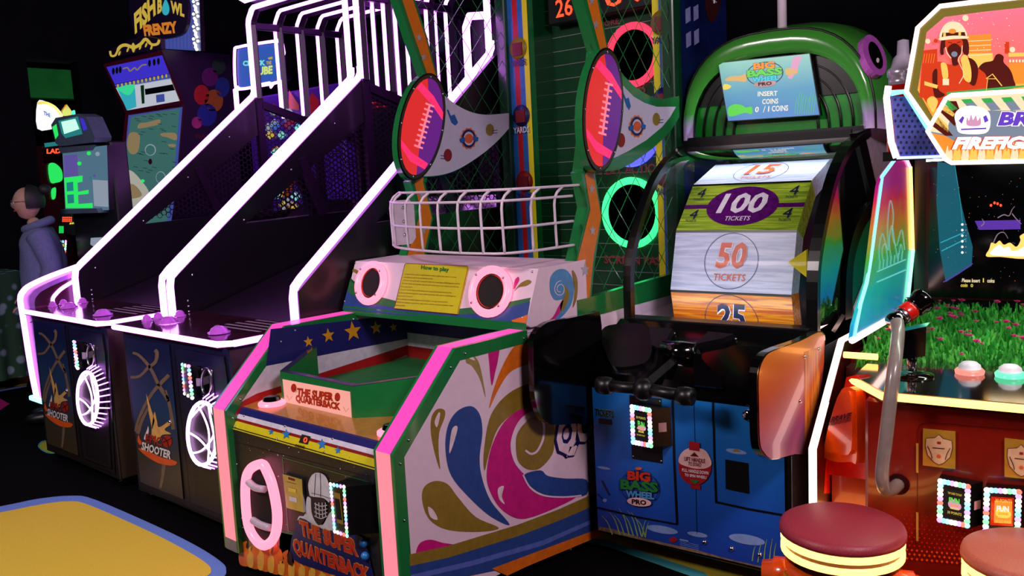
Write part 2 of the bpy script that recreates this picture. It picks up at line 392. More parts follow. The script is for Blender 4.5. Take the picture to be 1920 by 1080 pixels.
    # control deck
    m = MB(); m.prism([V3(p) for p in ((0, -.02, .955), (1.03, -.02, .955), (1.08, .03, .955), (1.08, 1.0, .955), (0, 1.0, .955))],
                      [V3(p) for p in ((0, -.02, .99), (1.03, -.02, .99), (1.08, .03, .99), (1.08, 1.0, 1.0), (0, 1.0, 1.0))], 'deck_print')
    Z = PZ(fr, .991); mat('deck_line', '8c8088', .4)
    for i in range(6):
        m.add([V3((.62+i*.012, .2+i*.05, .994)), V3((1.02, .2+i*.05, .994)), V3((1.02, .22+i*.05, .994)), V3((.62+i*.012, .22+i*.05, .994))], [(0, 1, 2, 3)], 'deck_line')
    deck = m.build('control_deck', R)
    for (u, v), rr in zip(((276, 603), (297, 598), (338, 594), (316, 606), (411, 625)), (.022, .022, .025, .04, .042)):
        p = Z.p(u, v); m = MB(); m.lathe([(rr*1.25, 0), (rr*1.25, .006), (rr, .009), (rr*.85, .022), (rr*.45, .032), (.001, .034)], 'button_pink', (p.x, p.y, .994), 16); m.build('button', R)
    m = MB(); m.tube([(0, .3, .975), (0, -.02, .975), (1.03, -.02, .975), (1.085, .04, .975), (1.085, .5, .975)], .015, NEON, 8); m.build('neon_strip', deck)
    # sloped ball ramp and rear housing
    m = MB(); m.add([(.07, .35, .97), (1.15, .35, .97), (1.15, 1.9, 1.42), (.07, 1.9, 1.42), (.07, 1.9, .3), (1.15, 1.9, .3), (.07, .35, .3), (1.15, .35, .3)], [(0, 1, 2, 3), (3, 2, 5, 4), (0, 3, 4, 6), (1, 7, 5, 2)], 'hood_black')
    m.box((.07, 2.75, .1), (1.15, 2.8, 2.85), 'hood_black'); m.build('ball_ramp', R)
    # ball-return housing (dark hump)
    m = MB(); m.add([(.3, 1.5, 1.3), (1.15, 1.5, 1.3), (1.15, 1.9, 1.55), (.3, 1.9, 1.55), (.3, 1.9, 1.3), (1.15, 1.9, 1.3)], [(0, 1, 2, 3), (3, 2, 5, 4), (0, 3, 4), (1, 5, 2)], 'black_gloss'); m.build('ball_return', R)
    # side panels with perforated windows and neon edge
    for xs, inn in ((.04, 1), (1.18, -1)):
        m = MB(); o = [(.3, .95), (.3, 1.18), (1.72, 2.33), (1.78, 2.33), (1.78, 2.1), (.78, 1.3+.16), (1.33, 1.48), (2.75, 1.5), (2.75, .3), (.3, .3)]
        m.slab([V3((xs, a, b)) for a, b in o], (.035*-inn, 0, 0), 'hood_black')
        for (a0, b0), (a1, b1) in (((1.76, 2.28), (2.75, 1.98)), ((1.74, 1.45), (1.74, 2.33)), ((1.2, 1.83), (1.34, 1.48)), ((2.25, 1.5), (2.25, 2.15))):
            d = V3((0, a1-a0, b1-b0)).normalized(); n = V3((0, -d.z, d.y))*.028
            m.slab([V3((xs+.012*inn, a0, b0))+n, V3((xs+.012*inn, a1, b1))+n, V3((xs+.012*inn, a1, b1))-n, V3((xs+.012*inn, a0, b0))-n], (-.04*inn, 0, 0), 'cage_metal')
        for i in range(7): m.ball((xs+.002*inn, .36+.02, 1.0+i*.03) if i < 3 else (xs+.002*inn, .42+(i-3)*.35, 1.2+(i-3)*.28), .007, 'steel', 6)
        sp = m.build('side_panel', R)
        m = MB(); hexmesh(m, lambda a, b: V3((xs-.012*inn, a, b)), [(.8, 1.49), (1.3, 1.9), (1.75, 2.26), (2.72, 1.98), (2.72, 1.51), (1.3, 1.5)], .021, 'perf'); m.build('perforated_sheet', sp)
        m = MB(); path = [(.3, .96), (.3, 1.14), (.31, 1.19), (.345, 1.225), (1.70, 2.325), (1.72, 2.36), (1.72, 2.4)]
        m.tube([V3((xs+.01*-inn, a-.01, b+.01)) for a, b in path], .021, NEON, 8); m.build('neon_strip', sp)
        if inn < 0:
            m = MB(); m.tube([V3((xs, a, b)) for a, b in ((1.53, 2.2), (1.53, 2.47), (1.56, 2.53), (1.7, 2.55))], .021, NEON, 8); m.build('neon_loop', sp)
    # cage rings
    for i, y in enumerate((1.72, 1.945, 2.14, 2.33, 2.52)):
        zb = 2.33-(y-1.72)*.3 if i else 2.33; r = .019 if i == 0 else .013; P = [(.04, zb), (.04, 2.86), (.05, 2.89), (.1, 2.95), (.13, 2.965), (1.09, 2.965), (1.12, 2.95), (1.17, 2.89), (1.18, 2.86), (1.18, zb)]
        m = MB(); m.tube([V3((a+(.028 if a < .6 else -.028), y+.012, b-.01)) for a, b in P], .024, 'cage_metal', 4); cr = m.build('cage_ring', R)
        m = MB(); m.tube([V3((a, y-.015, b)) for a, b in P], r, NEON, 8); m.build('neon_strip', cr)
    for x in (.06, 1.16):
        m = MB(); m.bbox((x-.02, 1.72, 2.82), (x+.02, 2.8, 2.87), 'cage_metal', .005); m.bbox((x-.02, 2.76, 1.5), (x+.02, 2.8, 2.85), 'cage_metal', .005); m.build('top_rail', R)
    # marquee box above the cage
    m = MB(); m.bbox((.1, 1.66, 3.0), (1.12, 1.8, 3.35), 'cage_metal', .02); mq = m.build('marquee', R)
    m = MB(); m.tube([V3((a, 1.64, b)) for a, b in ((.03, 3.3), (.03, 3.1), (.06, 3.03), (.12, 3.0), (1.1, 3.0), (1.16, 3.03), (1.19, 3.1), (1.19, 3.3))], .014, NEON, 8); m.build('neon_strip', mq)
    # hoop and backboard
    m = MB(); m.slab([V3((a, 2.6, b)) for a, b in ((.3, 2.2), (.95, 2.2), (.95, 2.65), (.3, 2.65))], (0, .02, 0), 'hood_black'); bb = m.build('backboard', R)
    m = MB(); m.tube([V3((.62+.17*math.cos(t*PI/10), 2.38+.17*math.sin(t*PI/10), 2.24)) for t in range(20)], .01, 'red', 6, True); m.build('hoop', bb)
    for x, y in ((.12, .05), (1.0, .05), (.12, 1.4), (1.0, 1.4)):
        m = MB(); m.lathe([(.001, -.02), (.03, -.02), (.034, 0), (.03, .02), (.001, .02)], 'black_gloss', (x, y, .074), 14, 'x'); m.lathe([(.016, -.024), (.016, .024)], 'chrome', (x, y, .074), 10, 'x'); m.box((x-.03, y-.02, .07), (x+.03, y+.02, .09), 'dark_steel'); m.build('caster', R)
    return R
E2F = Frame((-4.705, 2.04, -.041), 0, 1.025)
shooter2 = build_shooter(E2F)
index_children()
shooter1 = copy_tree(shooter2); shooter1.location = (-5.986, 2.04, -.041)
for o in list(SC.objects):      # the farther machine has no loop on its far panel
    if o.name.startswith('neon_loop.'): bpy.data.objects.remove(o)
E1F = Frame((-5.986, 2.04, -.041), 0, 1.025); mat('wing_lilac', 'b070d8', .35, coat=.3)
A_, B_ = PX(E1F, -.11), PX(E1F, -.0); m = MB()
op = smooth_open([(73, 745), (62, 690), (48, 600), (42, 562), (48, 547), (62, 536), (100, 519), (150, 501)], 3); ou = A_.pts(op); n = len(ou)
inn = [p+V3((0, .03, -.02)) for p in ou]; m.prism(ou+inn[::-1], [p+V3((.11, 0, 0)) for p in ou+inn[::-1]], 'wing_lilac')
m.poly([p+V3((.105, 0, 0)) for p in ou[6:]]+[V3((-.005, .42, .9)), V3((-.005, .0, .9))], 'f_wing' if 'f_wing' in MATS else mat('f_wing', '3a1024', .3, coat=.3)); sw_ = m.build('side_wing', shooter1)
m = MB(); m.tube([p+V3((0, -.01, .005)) for p in ou], .02, NEON, 8); m.build('neon_strip', sw_)
m = MB(); m.tube(B_.pts(smooth_open([(100, 570), (99, 560), (107, 549), (120, 538), (152, 519)], 3)), .012, NEON, 8); m.build('neon_strip', sw_)
m = MB(); c_ = ou[0]; m.bbox((c_.x-.12, c_.y-.02, c_.z-.03), (c_.x+.1, c_.y+.06, c_.z), 'neon_cyan', .005); m.build('foot_light', sw_)
shooter2['label'] = 'black basketball arcade machine with violet neon, standing directly beside the football machine'
shooter1['label'] = 'black basketball arcade machine with violet neon, the farther one left of its twin'
# ================================================================ FOOTBALL MACHINE
QF = Frame((-3.453, 1.865, .05), 0, .97)
mat('q_green', '1c7a3c', .25, coat=.5, var=.06); mat('q_pinkpanel', 'f0d4e6', .4, var=.03); mat('q_gold', '8f7428', .35); mat('q_gold2', 'a08c50', .35)
mat('q_magenta', 'd01880', .35); mat('q_blue', '2c4a90', .35); mat('q_blue2', '5a6cc0', .35); mat('q_orange', 'e0701c', .35); mat('q_hilite', 'f4d8e0', .3); mat('q_skyblue', '4a90c8', .35)
mat('q_dark', '242022', .4, var=.3, scale=60); mat('q_navy', '1c1c6a', .4); mat('q_white', 'dcd8e8', .4); mat('q_red', '8c1414', .4); mat('q_yellow', 'dcd020', .35, var=.05)
mat('star_gold', 'e0a020', .35); mat('star_blue', '2a80c8', .35); mat('q_deck', 'b07830', .3, coat=.4); mat('fire', 'e06a18', .4, var=.3, scale=12); mat('fire2', 'f0b040', .4); mat('turf', '1a6a34', .6)
glow('pink_light', (1, .26, .33), 1.0); glow('magenta_light', (1, .07, .5), 1.0); mat('q_post_orange', 'e07a1c', .35, var=.06); glow('ring_pink', (1, .22, .32), 2.0); glow('ring_red', (1, .04, .1), 1.5); glow('ring_green', (.04, 1, .22), 2.2); glow('ring_blue', (.1, .1, 1), 1.6)
glow('ball_red', (.85, .03, .03), .8); glow('ball_purple', (.17, .02, .28), .7); glow('ball_pink', (1, .03, .16), 1.0); glow('ball_lace', (1, .22, .3), 1.0); glow('sign_pink', (1, .42, .35), .85)
mat('logo_red2', 'c8301c', .4); mat('logo_yellow', 'e0a838', .4); mat('gloss_green', '0a4020', .06, coat=1); mat('void', '020202', .8); mat('wing_white', 'cfc8e0', .4, var=.03); mat('helmet_white', 'd8d4dc', .4); mat('print_blue', '0c1a4c', .3, var=.5, scale=6); mat('football_brown', '3a1418', .4)
def letters_card(m, pl, q, c): pass
def build_quarterback(fr):
    R = thing('football_arcade_machine', 'football throwing arcade machine with green trim, white wire basket and pink glowing rings', 'arcade machine', fr)
    X1, X0 = 1.227, .115
    mat('star_silver', 'b8b4c0', .35, .3)
    S = PX(fr, X1); c4 = cv(680, 560, 2.077); c3 = cv(380, 560, 2.076); c6 = cv(640, 440, 3.6); F = PY(fr, .02)
    prof = [(0, .06), (0, .697), (.333, 1.018), (.743, 1.018), (2.3, 1.018), (2.3, .06)]
    for x1, x0, nm in ((X1, 1.124, 'right'), (X0, 0, 'left')):
        m = MB(); m.slab([V3((x1, a, b)) for a, b in prof], (x0-x1, 0, 0), 'q_pinkpanel')
        if nm == 'right':
            # printed swirls and drops
            for mt, pts in (('q_gold2', [(402, 232), (425, 222), (448, 240), (465, 300), (478, 385), (455, 310), (425, 262), (404, 250)]),
                            ('q_magenta', [(490, 178), (531, 172), (528, 230), (515, 290), (502, 338), (493, 260)]),
                            ('q_orange', [(680, 158), (640, 156), (590, 185), (545, 260), (510, 350), (492, 428), (530, 350), (570, 290), (620, 262), (668, 245)]),
                            ('q_gold', [(265, 520), (268, 460), (290, 430), (318, 434), (318, 465), (298, 520), (295, 590), (301, 665), (280, 600)]),
                            ('q_blue', [(322, 590), (330, 500), (365, 440), (420, 418), (455, 450), (466, 520), (455, 620), (465, 700), (500, 790), (572, 880), (500, 850), (420, 780), (345, 690)]),
                            ('q_gold', [(232, 790), (238, 735), (280, 710), (330, 722), (372, 775), (440, 850), (530, 893), (450, 908), (330, 900), (260, 860)]),
                            ('q_magenta', [(208, 992), (222, 952), (262, 938), (310, 950), (360, 960), (280, 975), (235, 992)])):
                m.blob(S, c4(pts), mt, 1, 5)
            m.blob(S, c4([(474, 670), (472, 590), (500, 450), (580, 360), (680, 330), (690, 400), (668, 430), (600, 440), (530, 500), (495, 590)]), 'q_gold', 1)
            m.blob(S, c4([(482, 690), (500, 580), (550, 480), (620, 428), (668, 430), (625, 465), (585, 520), (585, 600), (625, 680), (655, 745), (740, 775), (830, 770), (760, 810), (660, 850), (600, 855), (540, 820), (500, 760)]), 'q_magenta', 2)
            m.blob(S, c4([(598, 600), (600, 530), (640, 475), (690, 455), (742, 475), (745, 560), (735, 610), (690, 660), (645, 665), (610, 640)]), 'q_gold', 2)
            m.line(S, c4([(742, 470), (670, 440), (610, 480), (580, 560), (592, 630), (625, 675)]), 5, 'q_pinkpanel', 3, 6)
            m.line(S, c4([(660, 455), (700, 480), (702, 540), (680, 590), (655, 604), (632, 590)]), 4, 'q_pinkpanel', 3, 6)
            m.blob(S, c4([(625, 688), (690, 668), (720, 690), (790, 700), (870, 705), (870, 762), (800, 770), (720, 765), (665, 740)]), 'q_blue', 3, 4)
            m.line(S, c4([(622, 685), (650, 735), (700, 765), (780, 772), (850, 766)]), 3, 'q_pinkpanel', 4, 5)
            for a, b in (([(335, 600), (345, 510), (368, 500), (350, 570)], 0), ([(252, 810), (275, 825), (290, 860), (262, 850)], 0), ([(278, 480), (292, 445), (300, 450), (288, 500)], 0), ([(414, 232), (426, 226), (436, 240), (424, 238)], 0), ([(525, 740), (548, 730), (540, 770), (552, 800), (530, 780)], 0), ([(640, 175), (672, 162), (676, 190), (660, 195)], 0)):
                m.blob(S, c4(a), 'q_hilite', 3, 4)
            # stripes along the foot
            m.px(S, c4([(180, 995), (330, 962), (600, 880), (760, 820), (1050, 690), (1050, 740), (760, 865), (600, 925), (330, 1008), (182, 1040)]), 'q_gold', 4)
            m.px(S, c4([(182, 1040), (330, 1008), (600, 925), (760, 865), (1050, 740), (1050, 830), (760, 985), (600, 1040), (330, 1095), (190, 1150)]), 'q_blue', 4)
            m.px(S, c4([(184, 1075), (420, 1020), (700, 940), (1050, 790), (1050, 802), (700, 960), (420, 1040), (185, 1095)]), 'q_blue2', 5)
            m.px(S, c4([(500, 1050), (1050, 845), (1050, 870), (640, 1040), (560, 1078)]), 'q_orange', 5)
            # QUARTERBACK lettering, only its start shows behind the next machine
            m.text(S, 'QUARTERBACK', c4([(745, 660)])[0], c4([(1330, 300)])[0], c4([(740, 470)])[0], 'q_hilite', 6, .045, outline='navy', ow=.075)
        sp = m.build('side_panel', R)
        # green angle trim and pink light strip round the front edge
        e = [(-.004, .045), (-.004, .699), (.331, 1.022), (.745, 1.022)]
        def inset(d): return [(-.004+d, .045), (-.004+d, .699-d*.42), (.331+d*.42, 1.022-d), (.745, 1.022-d)]
        m = MB()
        for xo, wd, sgn in ((x1+.003, .05, 1), (x0-.003, .02, -1), ):
            A, B = e, inset(wd); n = len(A)
            m.add([V3((xo, a, b)) for a, b in A]+[V3((xo, a, b)) for a, b in B]+[V3((xo-.02*sgn, a, b)) for a, b in A], [(i, i+1, n+i+1, n+i) for i in range(n-1)]+[(i, i+1, 2*n+i+1, 2*n+i) for i in range(n-1)], 'q_green')
        [m.ball((x1+.004, a, b), .006, 'steel', 6) for a, b in ((.025, .2), (.025, .45), (.025, .66), (.07, .735), (.3, .955), (.38, .993), (.72, .993))]
        m.build('green_trim', sp)
        m = MB(); A = [V3((x0+.012, a-.002, b+.001)) for a, b in e]; B = [V3((x1-.012, a-.002, b+.001)) for a, b in e]; A[0].z = B[0].z = .1
        m.add(A+B, [(0, 1, 5, 4)], 'pink_light'); m.add(A+B, [(i, i+1, 5+i, 4+i) for i in (1, 2)], 'magenta_light'); m.build('light_strip', sp)
        m = MB(); m.box((x0+.01, -.006, .045), (x1-.01, 0, .098), 'grey'); m.build('kick_plate', sp)
        for (a, b) in ((.03, .3), (.03, .55), (.03, .66), (.09, .75), (.2, .86), (.31, .96), (.38, .99), (.7, .99)):
            pass
    # inside of the left panel: stars and stripes
    I = PX(fr, X0); m = MB()
    m.px(I, c3([(262, 118), (795, 60), (797, 155), (245, 262)]), 'q_navy', 6); m.px(I, c3([(245, 262), (797, 155), (797, 180), (470, 285), (205, 370), (165, 395), (150, 400)]), 'q_white', 6)
    m.px(I, c3([(158, 395), (205, 370), (470, 285), (797, 180), (800, 215), (590, 300), (205, 440), (120, 452)]), 'red', 7)
    for x, y, r in ((408, 167, 19), (486, 143, 25), (581, 127, 34), (671, 113, 23), (739, 111, 16)): m.star(I, c3([(x, y)])[0][0], c3([(x, y)])[0][1], r/2.05, r/1.75, 'star_gold', 8, -8)
    m.build('inner_print', R)
    # front panel with the printed player and title
    m = MB(); m.box((X0, .022, .02), (1.124, .06, .62), 'q_dark')
    m.px(F, c3([(130, 560), (668, 700), (705, 1110), (560, 1110), (165, 1025)]), 'q_dark', 0)
    for i in range(90):
        u, v = random.uniform(150, 660), random.uniform(560, 900); r = random.choice((1.2, 1.6, 2.4)); m.px(F, c3([(u-r, v), (u, v-r), (u+r, v), (u, v+r)]), 'helmet_white', 1)
    m.px(F, c3([(300, 900), (360, 915), (362, 1050), (300, 1030)]), 'turf', 1); mat('sand', '9a7050', .6, var=.4, scale=80); m.px(F, c3([(180, 880), (350, 920), (350, 1000), (500, 1060), (180, 1000)]), 'sand', 1)
    m.px(F, c3([(165, 985), (300, 1000), (700, 1085), (705, 1130), (165, 1030)]), 'fire', 1)
    for i in range(26):   # flames along the foot
        u = 168+i*20; v = 1005+i*5.0; h = random.uniform(60, 150) if i < 7 else random.uniform(30, 80); q = .5 if i % 2 else 1; h *= .6 if i % 2 else 1
        m.blob(F, c3([(u-20*q, v+30), (u-26*q, v-h*.2), (u-10*q, v-h*.45), (u-16*q, v-h*.8), (u+6*q, v-h), (u+2*q, v-h*.6), (u+20*q, v-h*.4), (u+26*q, v-h*.1), (u+18*q, v+34)]), ('fire', 'fire2')[i % 2], 2+i % 2, 4)
    m.line(F, c3([(312, 618), (645, 712), (660, 960), (335, 905), (312, 618)]), 1.0, 'q_green', 3)
    m.line(F, c3([(335, 800), (700, 888)]), 1, 'grey', 2)
    pl = F; hc = 'helmet_white'; mat('face_dark', '2c2024', .6); mat('line_grey', '55525c', .5)
    m.blob(pl, c3([(368, 920), (375, 850), (400, 840), (410, 770), (440, 800), (450, 850), (470, 880), (500, 830), (520, 860), (520, 930), (440, 940)]), hc, 4, 5)
    m.blob(pl, c3([(425, 780), (430, 765), (478, 770), (480, 850), (455, 880), (430, 840)]), 'face_dark', 5, 5)
    m.blob(pl, c3([(420, 760), (415, 720), (430, 685), (455, 676), (482, 690), (497, 730), (498, 790), (475, 775), (428, 768)]), hc, 6, 5)
    for a in ([(445, 680), (442, 720), (440, 765)], [(462, 678), (464, 720), (464, 770)], [(428, 755), (460, 762), (498, 775)]): m.line(pl, c3(a), 1.2, 'line_grey', 7, 4)
    for i in range(4): m.line(pl, c3([(440, 795+i*16), (465, 806+i*16), (490, 802+i*14)]), 1.6, hc, 7, 3)
    for i in range(4): m.line(pl, c3([(444+i*13, 792), (448+i*12, 850)]), 1.4, hc, 7)
    m.blob(pl, c3([(362, 905), (385, 850), (460, 890), (540, 905), (625, 925), (650, 985), (660, 1030), (668, 1105), (560, 1085), (450, 1050), (355, 1010), (350, 940)]), 'navy', 8, 3)
    m.text(pl, 'THE SUPER', c3([(388, 920)])[0], c3([(615, 1005)])[0], c3([(380, 855)])[0], 'logo_red2', 9, .05, outline='logo_yellow', ow=.02)
    m.text(pl, 'QUARTERBACK', c3([(360, 995)])[0], c3([(662, 1120)])[0], c3([(355, 925)])[0], 'logo_red2', 9, .05, outline='logo_yellow', ow=.02)
    m.blob(pl, c3([(336, 1020), (345, 980), (356, 1005), (352, 1035)]), 'football_brown', 10, 4)
    m.build('front_panel', R)
    # oval pink light on the front
    OV = PY(fr, -.005); m = MB(); o = smooth_closed(c3([(228, 632), (172, 660), (156, 740), (168, 880), (205, 950), (248, 972), (290, 930), (300, 840), (280, 730), (255, 665)]), 6)
    o = [(228+(x-(380+228/2.076))*0+0, y) for x, y in o] if 0 else o
    cx = sum(p[0] for p in o)/len(o); cy = sum(p[1] for p in o)/len(o); o = [(cx+(x-cx)*.86, cy+(y-cy)*.93) for x, y in o]
    m.tube(OV.pts(o), .021, 'ring_pink', 10, True); m.poly(F.pts([(cx+(x-cx)*.98, cy+(y-cy)*.98) for x, y in o], 12), 'void')
    mat('lace_grey', 'a8a4b4', .3, emit=.15, ecol='d0a8c0')
    for a in ([(178, 712), (205, 735), (240, 742)], [(195, 862), (225, 880), (262, 892)]): m.tube(OV.pts(smooth_open(c3(a), 4)), .016, 'lace_grey', 8)
    screws(m, OV, c3([(205, 655), (165, 785), (235, 955), (275, 826)]), .006); m.build('oval_light', R)
    # coin slot and card reader
    m = MB(); q = c3([(322, 678), (398, 700), (405, 828), (338, 810)]); m.slab(F.pts(q, 16), (0, .012, 0), 'steel'); m.px(F, c3([(345, 730), (376, 738), (376, 752), (345, 745)]), 'chrome', 17); m.px(F, c3([(345, 690), (370, 698), (370, 706), (345, 699)]), 'deep_red', 17)
    m.px(F, c3([(348, 764), (378, 772), (380, 790), (350, 782)]), 'helmet_white', 17); m.line(F, c3([(337, 708), (375, 718)]), 1, 'q_gold', 17); screws(m, F, c3([(330, 690), (392, 708), (398, 820), (343, 800)]), .005); m.build('coin_slot', R)
    m = MB(); P = PY(fr, -.07); q = c3([(500, 722), (535, 735), (560, 920), (520, 900)]); q2 = c3([(500, 722), (552, 732), (564, 922), (516, 905)])
    front = P.pts(q2); back = [p+V3((.0, .085, 0)) for p in front]; back[1].x += .08; back[2].x += .08; m.prism(front, back, 'black')
    m.px(P, c3([(512, 752), (536, 758), (550, 880), (525, 872)]), 'q_gold', 2); m.px(P, c3([(516, 775), (534, 780), (544, 862), (524, 856)]), 'void', 3)
    led_border(m, P, q2, (4, 12), .008); m.build('card_reader', R)
    m = MB(); 
    for u, v in ((635, 948), (643, 997)): m.ball(F.p(*c3([(u, v)])[0], 14), .017, 'star_blue', 10)
    m.build('lock', R)
    # sloped bar with stars and coin counter, deck
    m = MB(); T = Plane(fr, (0, .02, .612), (1, 0, 0), (0, .05, .09)); L = lambda a, b, k=0: T.at(a, b, k)
    H = .105
    for a, b, mt in ((0, .038, 'q_yellow'), (.038, .05, 'q_red'), (.05, .07, 'q_white'), (.07, H, 'q_navy')): m.add([L(X0, a), L(1.124, a), L(1.124, b), L(X0, b)], [(0, 1, 2, 3)], mt)
    m.add([V3((X0, .02, .612)), V3((1.124, .02, .612)), V3((1.124, .06, .6)), V3((X0, .06, .6))], [(0, 1, 2, 3)], 'q_yellow')
    for x, y, r in ((268, 519, 11), (327, 528, 18), (466, 567, 19), (528, 591, 13)): m.star(T, c3([(x, y)])[0][0], c3([(x, y)])[0][1], r/2, r/1.8, 'star_blue', 3)
    m.px(T, c3([(388, 528), (422, 537), (410, 568), (376, 560)]), 'void', 3); m.text(T, '0', c3([(393, 560)])[0], c3([(408, 564)])[0], c3([(398, 538)])[0], 'led_red', 5, .02)
    m.text(T, 'COINS', c3([(361, 578)])[0], c3([(398, 586)])[0], c3([(363, 566)])[0], 'black', 4, .02)
    screws(m, T, c3([(130, 500), (290, 547), (474, 598), (162, 456), (322, 496), (506, 545)]), .006); m.build('coin_bar', R)
    m = MB(); m.add([(X0, .068, .70), (1.124, .068, .70), (1.124, .36, .73), (X0, .36, .73)], [(0, 1, 2, 3)], 'q_deck'); m.box((X0, .36, .4), (1.124, 1.06, .74), 'turf'); m.build('deck', R)
    for x, y in ((.24, .15), (1.05, .15)):
        m = MB(); m.lathe([(.06, 0), (.06, .012), (.045, .02)], 'ring_pink', (x, y, .71), 20); m.lathe([(.04, .02), (.035, .035), (.02, .038)], 'black_gloss', (x, y, .71), 16); m.build('button', R)
    # green trough with title sign
    m = MB(); g = 'q_green'; pts = [(X0+.002, .46), (.245, .20), (.76, .20), (1.122, .42)]; zt = (.90, .85, .845, .90); zb = (.70, .69, .69, .70)
    for i in range(3):
        a, b = pts[i], pts[i+1]; d = V3((b[0]-a[0], b[1]-a[1], 0)).normalized(); n = V3((-d.y, d.x, 0))*.03
        A, B, C, D = V3((*a, zb[i])), V3((*b, zb[i+1])), V3((*b, zt[i+1])), V3((*a, zt[i])); m.prism([A, B, C, D], [A+n, B+n, C+n, D+n], g)
        m.add([C+V3((0, 0, .002)), D+V3((0, 0, .002)), D+n+V3((0, 0, .002)), C+n+V3((0, 0, .002))], [(0, 1, 2, 3)], 'steel')
    tr = m.build('trough', R)
    G = PY(fr, .2); m = MB(); m.px(G, c3([(312, 313), (575, 362), (582, 470), (322, 420)]), 'sign_pink', 2)
    m.text(G, 'THE SUPER', c3([(368, 378)])[0], c3([(512, 400)])[0], c3([(370, 345)])[0], 'logo_red2', 4, .05, outline='logo_yellow', ow=.025)
    m.text(G, 'QUARTERBACK', c3([(364, 405)])[0], c3([(540, 440)])[0], c3([(364, 372)])[0], 'logo_red2', 4, .05, outline='logo_yellow', ow=.025)
    for x, y in ((358, 347), (528, 382)): m.blob(G, c3(ell(x, y, 11, 17, 12)), 'logo_red2', 5, 2); m.line(G, c3([(x-10, y+6), (x-4, y+14), (x+9, y+10)] if x > 400 else [(x+4, y+4), (x+14, y+14), (x+6, y+18)]), 1, 'steel', 6)
    m.line(G, c3([(330, 375), (340, 395), (350, 380)]), .8, 'logo_orange', 4); m.line(G, c3([(550, 420), (560, 440), (572, 425)]), .8, 'logo_orange', 4); m.build('title_sign', tr)
    # catch pit back wall
    m = MB(); m.box((X0, 1.065, .74), (1.124, 1.09, 1.04), 'q_navy'); m.box((X0, 1.06, .80), (1.124, 1.066, .87), 'q_white'); m.box((X0, 1.058, .74), (1.124, 1.066, .80), 'q_red'); K = PY(fr, 1.06); m.star(K, 871, 600, 9, 9, 'star_gold', 2); m.build('pit_wall', R)
    # hood box: how-to-play card and two rings
    hy0, hz0, hy1, hz1 = .742, 1.045, .836, 1.267
    m = MB(); pr = [(hy0, hz0), (hy1, hz1), (1.16, 1.272), (1.16, 1.03), (hy0+.03, 1.03)]
    m.prism([V3((0.02, a, b)) for a, b in pr], [V3((X1+.002, a, b)) for a, b in pr], 'q_pinkpanel')
    m.add([V3((0.02, hy0-.006, 1.012)), V3((X1+.004, hy0-.006, 1.012)), V3((X1+.004, hy0-.002, 1.052)), V3((.02, hy0-.002, 1.052)), V3((X1+.004, hy0+.1, 1.012)), V3((.02, hy0+.1, 1.012))], [(0, 1, 2, 3), (0, 1, 4, 5)], 'q_green')
    Hp = Plane(fr, (0, hy0, hz0), (1, 0, 0), (0, hy1-hy0, hz1-hz0)); sd = PX(fr, X1+.002)
    m.px(Hp, c6([(0, 470), (20, 290), (60, 310), (180, 400), (400, 455), (800, 500), (1000, 480), (1280, 425), (1262, 480), (1100, 520), (780, 545), (0, 505)]), 'turf', 1)
    m.px(Hp, c6([(0, 500), (12, 370), (60, 400), (200, 465), (420, 500), (760, 540), (1000, 530), (1275, 450), (1250, 598), (800, 560), (380, 540)]), 'q_blue', 2)
    m.px(Hp, c6([(1150, 580), (1262, 540), (1250, 598), (1160, 590)]), 'q_orange', 3)
    for mt, p in (('q_gold', [(1165, 385), (1210, 330), (1260, 305), (1285, 320), (1250, 345), (1200, 355)]), ('q_magenta', [(1165, 370), (1172, 310), (1195, 285), (1202, 305), (1185, 340)]), ('q_gold', [(75, 245), (95, 232), (125, 255), (130, 290), (105, 265)]), ('q_magenta', [(140, 240), (155, 228), (152, 270), (143, 290)])): m.blob(Hp, c6(p), mt, 2, 4)
    # swirl on the box side
    m.blob(sd, c6([(1408, 380), (1410, 290), (1450, 240), (1510, 235), (1555, 290), (1568, 380), (1545, 480), (1480, 560), (1400, 600), (1300, 620), (1400, 585), (1460, 530), (1500, 440), (1440, 440)]), 'q_skyblue', 2, 5)
    m.blob(sd, c6([(1500, 345), (1530, 380), (1530, 440), (1485, 520), (1475, 470), (1505, 410)]), 'q_gold', 3, 5); m.blob(sd, c6([(1495, 440), (1470, 530), (1400, 590), (1330, 615), (1420, 560), (1465, 480)]), 'q_magenta', 3, 5)
    m.line(sd, c6([(1475, 385), (1455, 380), (1455, 350), (1480, 335), (1500, 360), (1490, 400), (1455, 405), (1435, 370), (1450, 325), (1480, 310)]), 1.3, 'q_hilite', 4, 5); m.blob(sd, c6([(1555, 240), (1590, 300), (1588, 420), (1560, 490), (1572, 380)]), 'q_gold', 3, 4)
    screws(m, Hp, c6([(97, 190), (22, 450), (1290, 250), (1222, 560)]), .006); m.v = [(max(.015, v[0]), v[1], v[2]) for v in m.v]; hb = m.build('ring_box', R)
    m = MB(); yq = c6([(445, 197), (857, 215), (860, 230), (790, 540), (362, 500), (370, 480), (435, 205)]); mat('card_yellow', 'd8cc1c', .35, var=.04)
    m.slab(Hp.pts(yq, 7), (0, .006, 0), 'card_yellow'); m.line(Hp, yq, 1.0, 'q_red', 8, closed=True)
    m.text(Hp, 'How to play', c6([(545, 245)])[0], c6([(732, 262)])[0], c6([(548, 208)])[0], 'q_green', 9, .03)
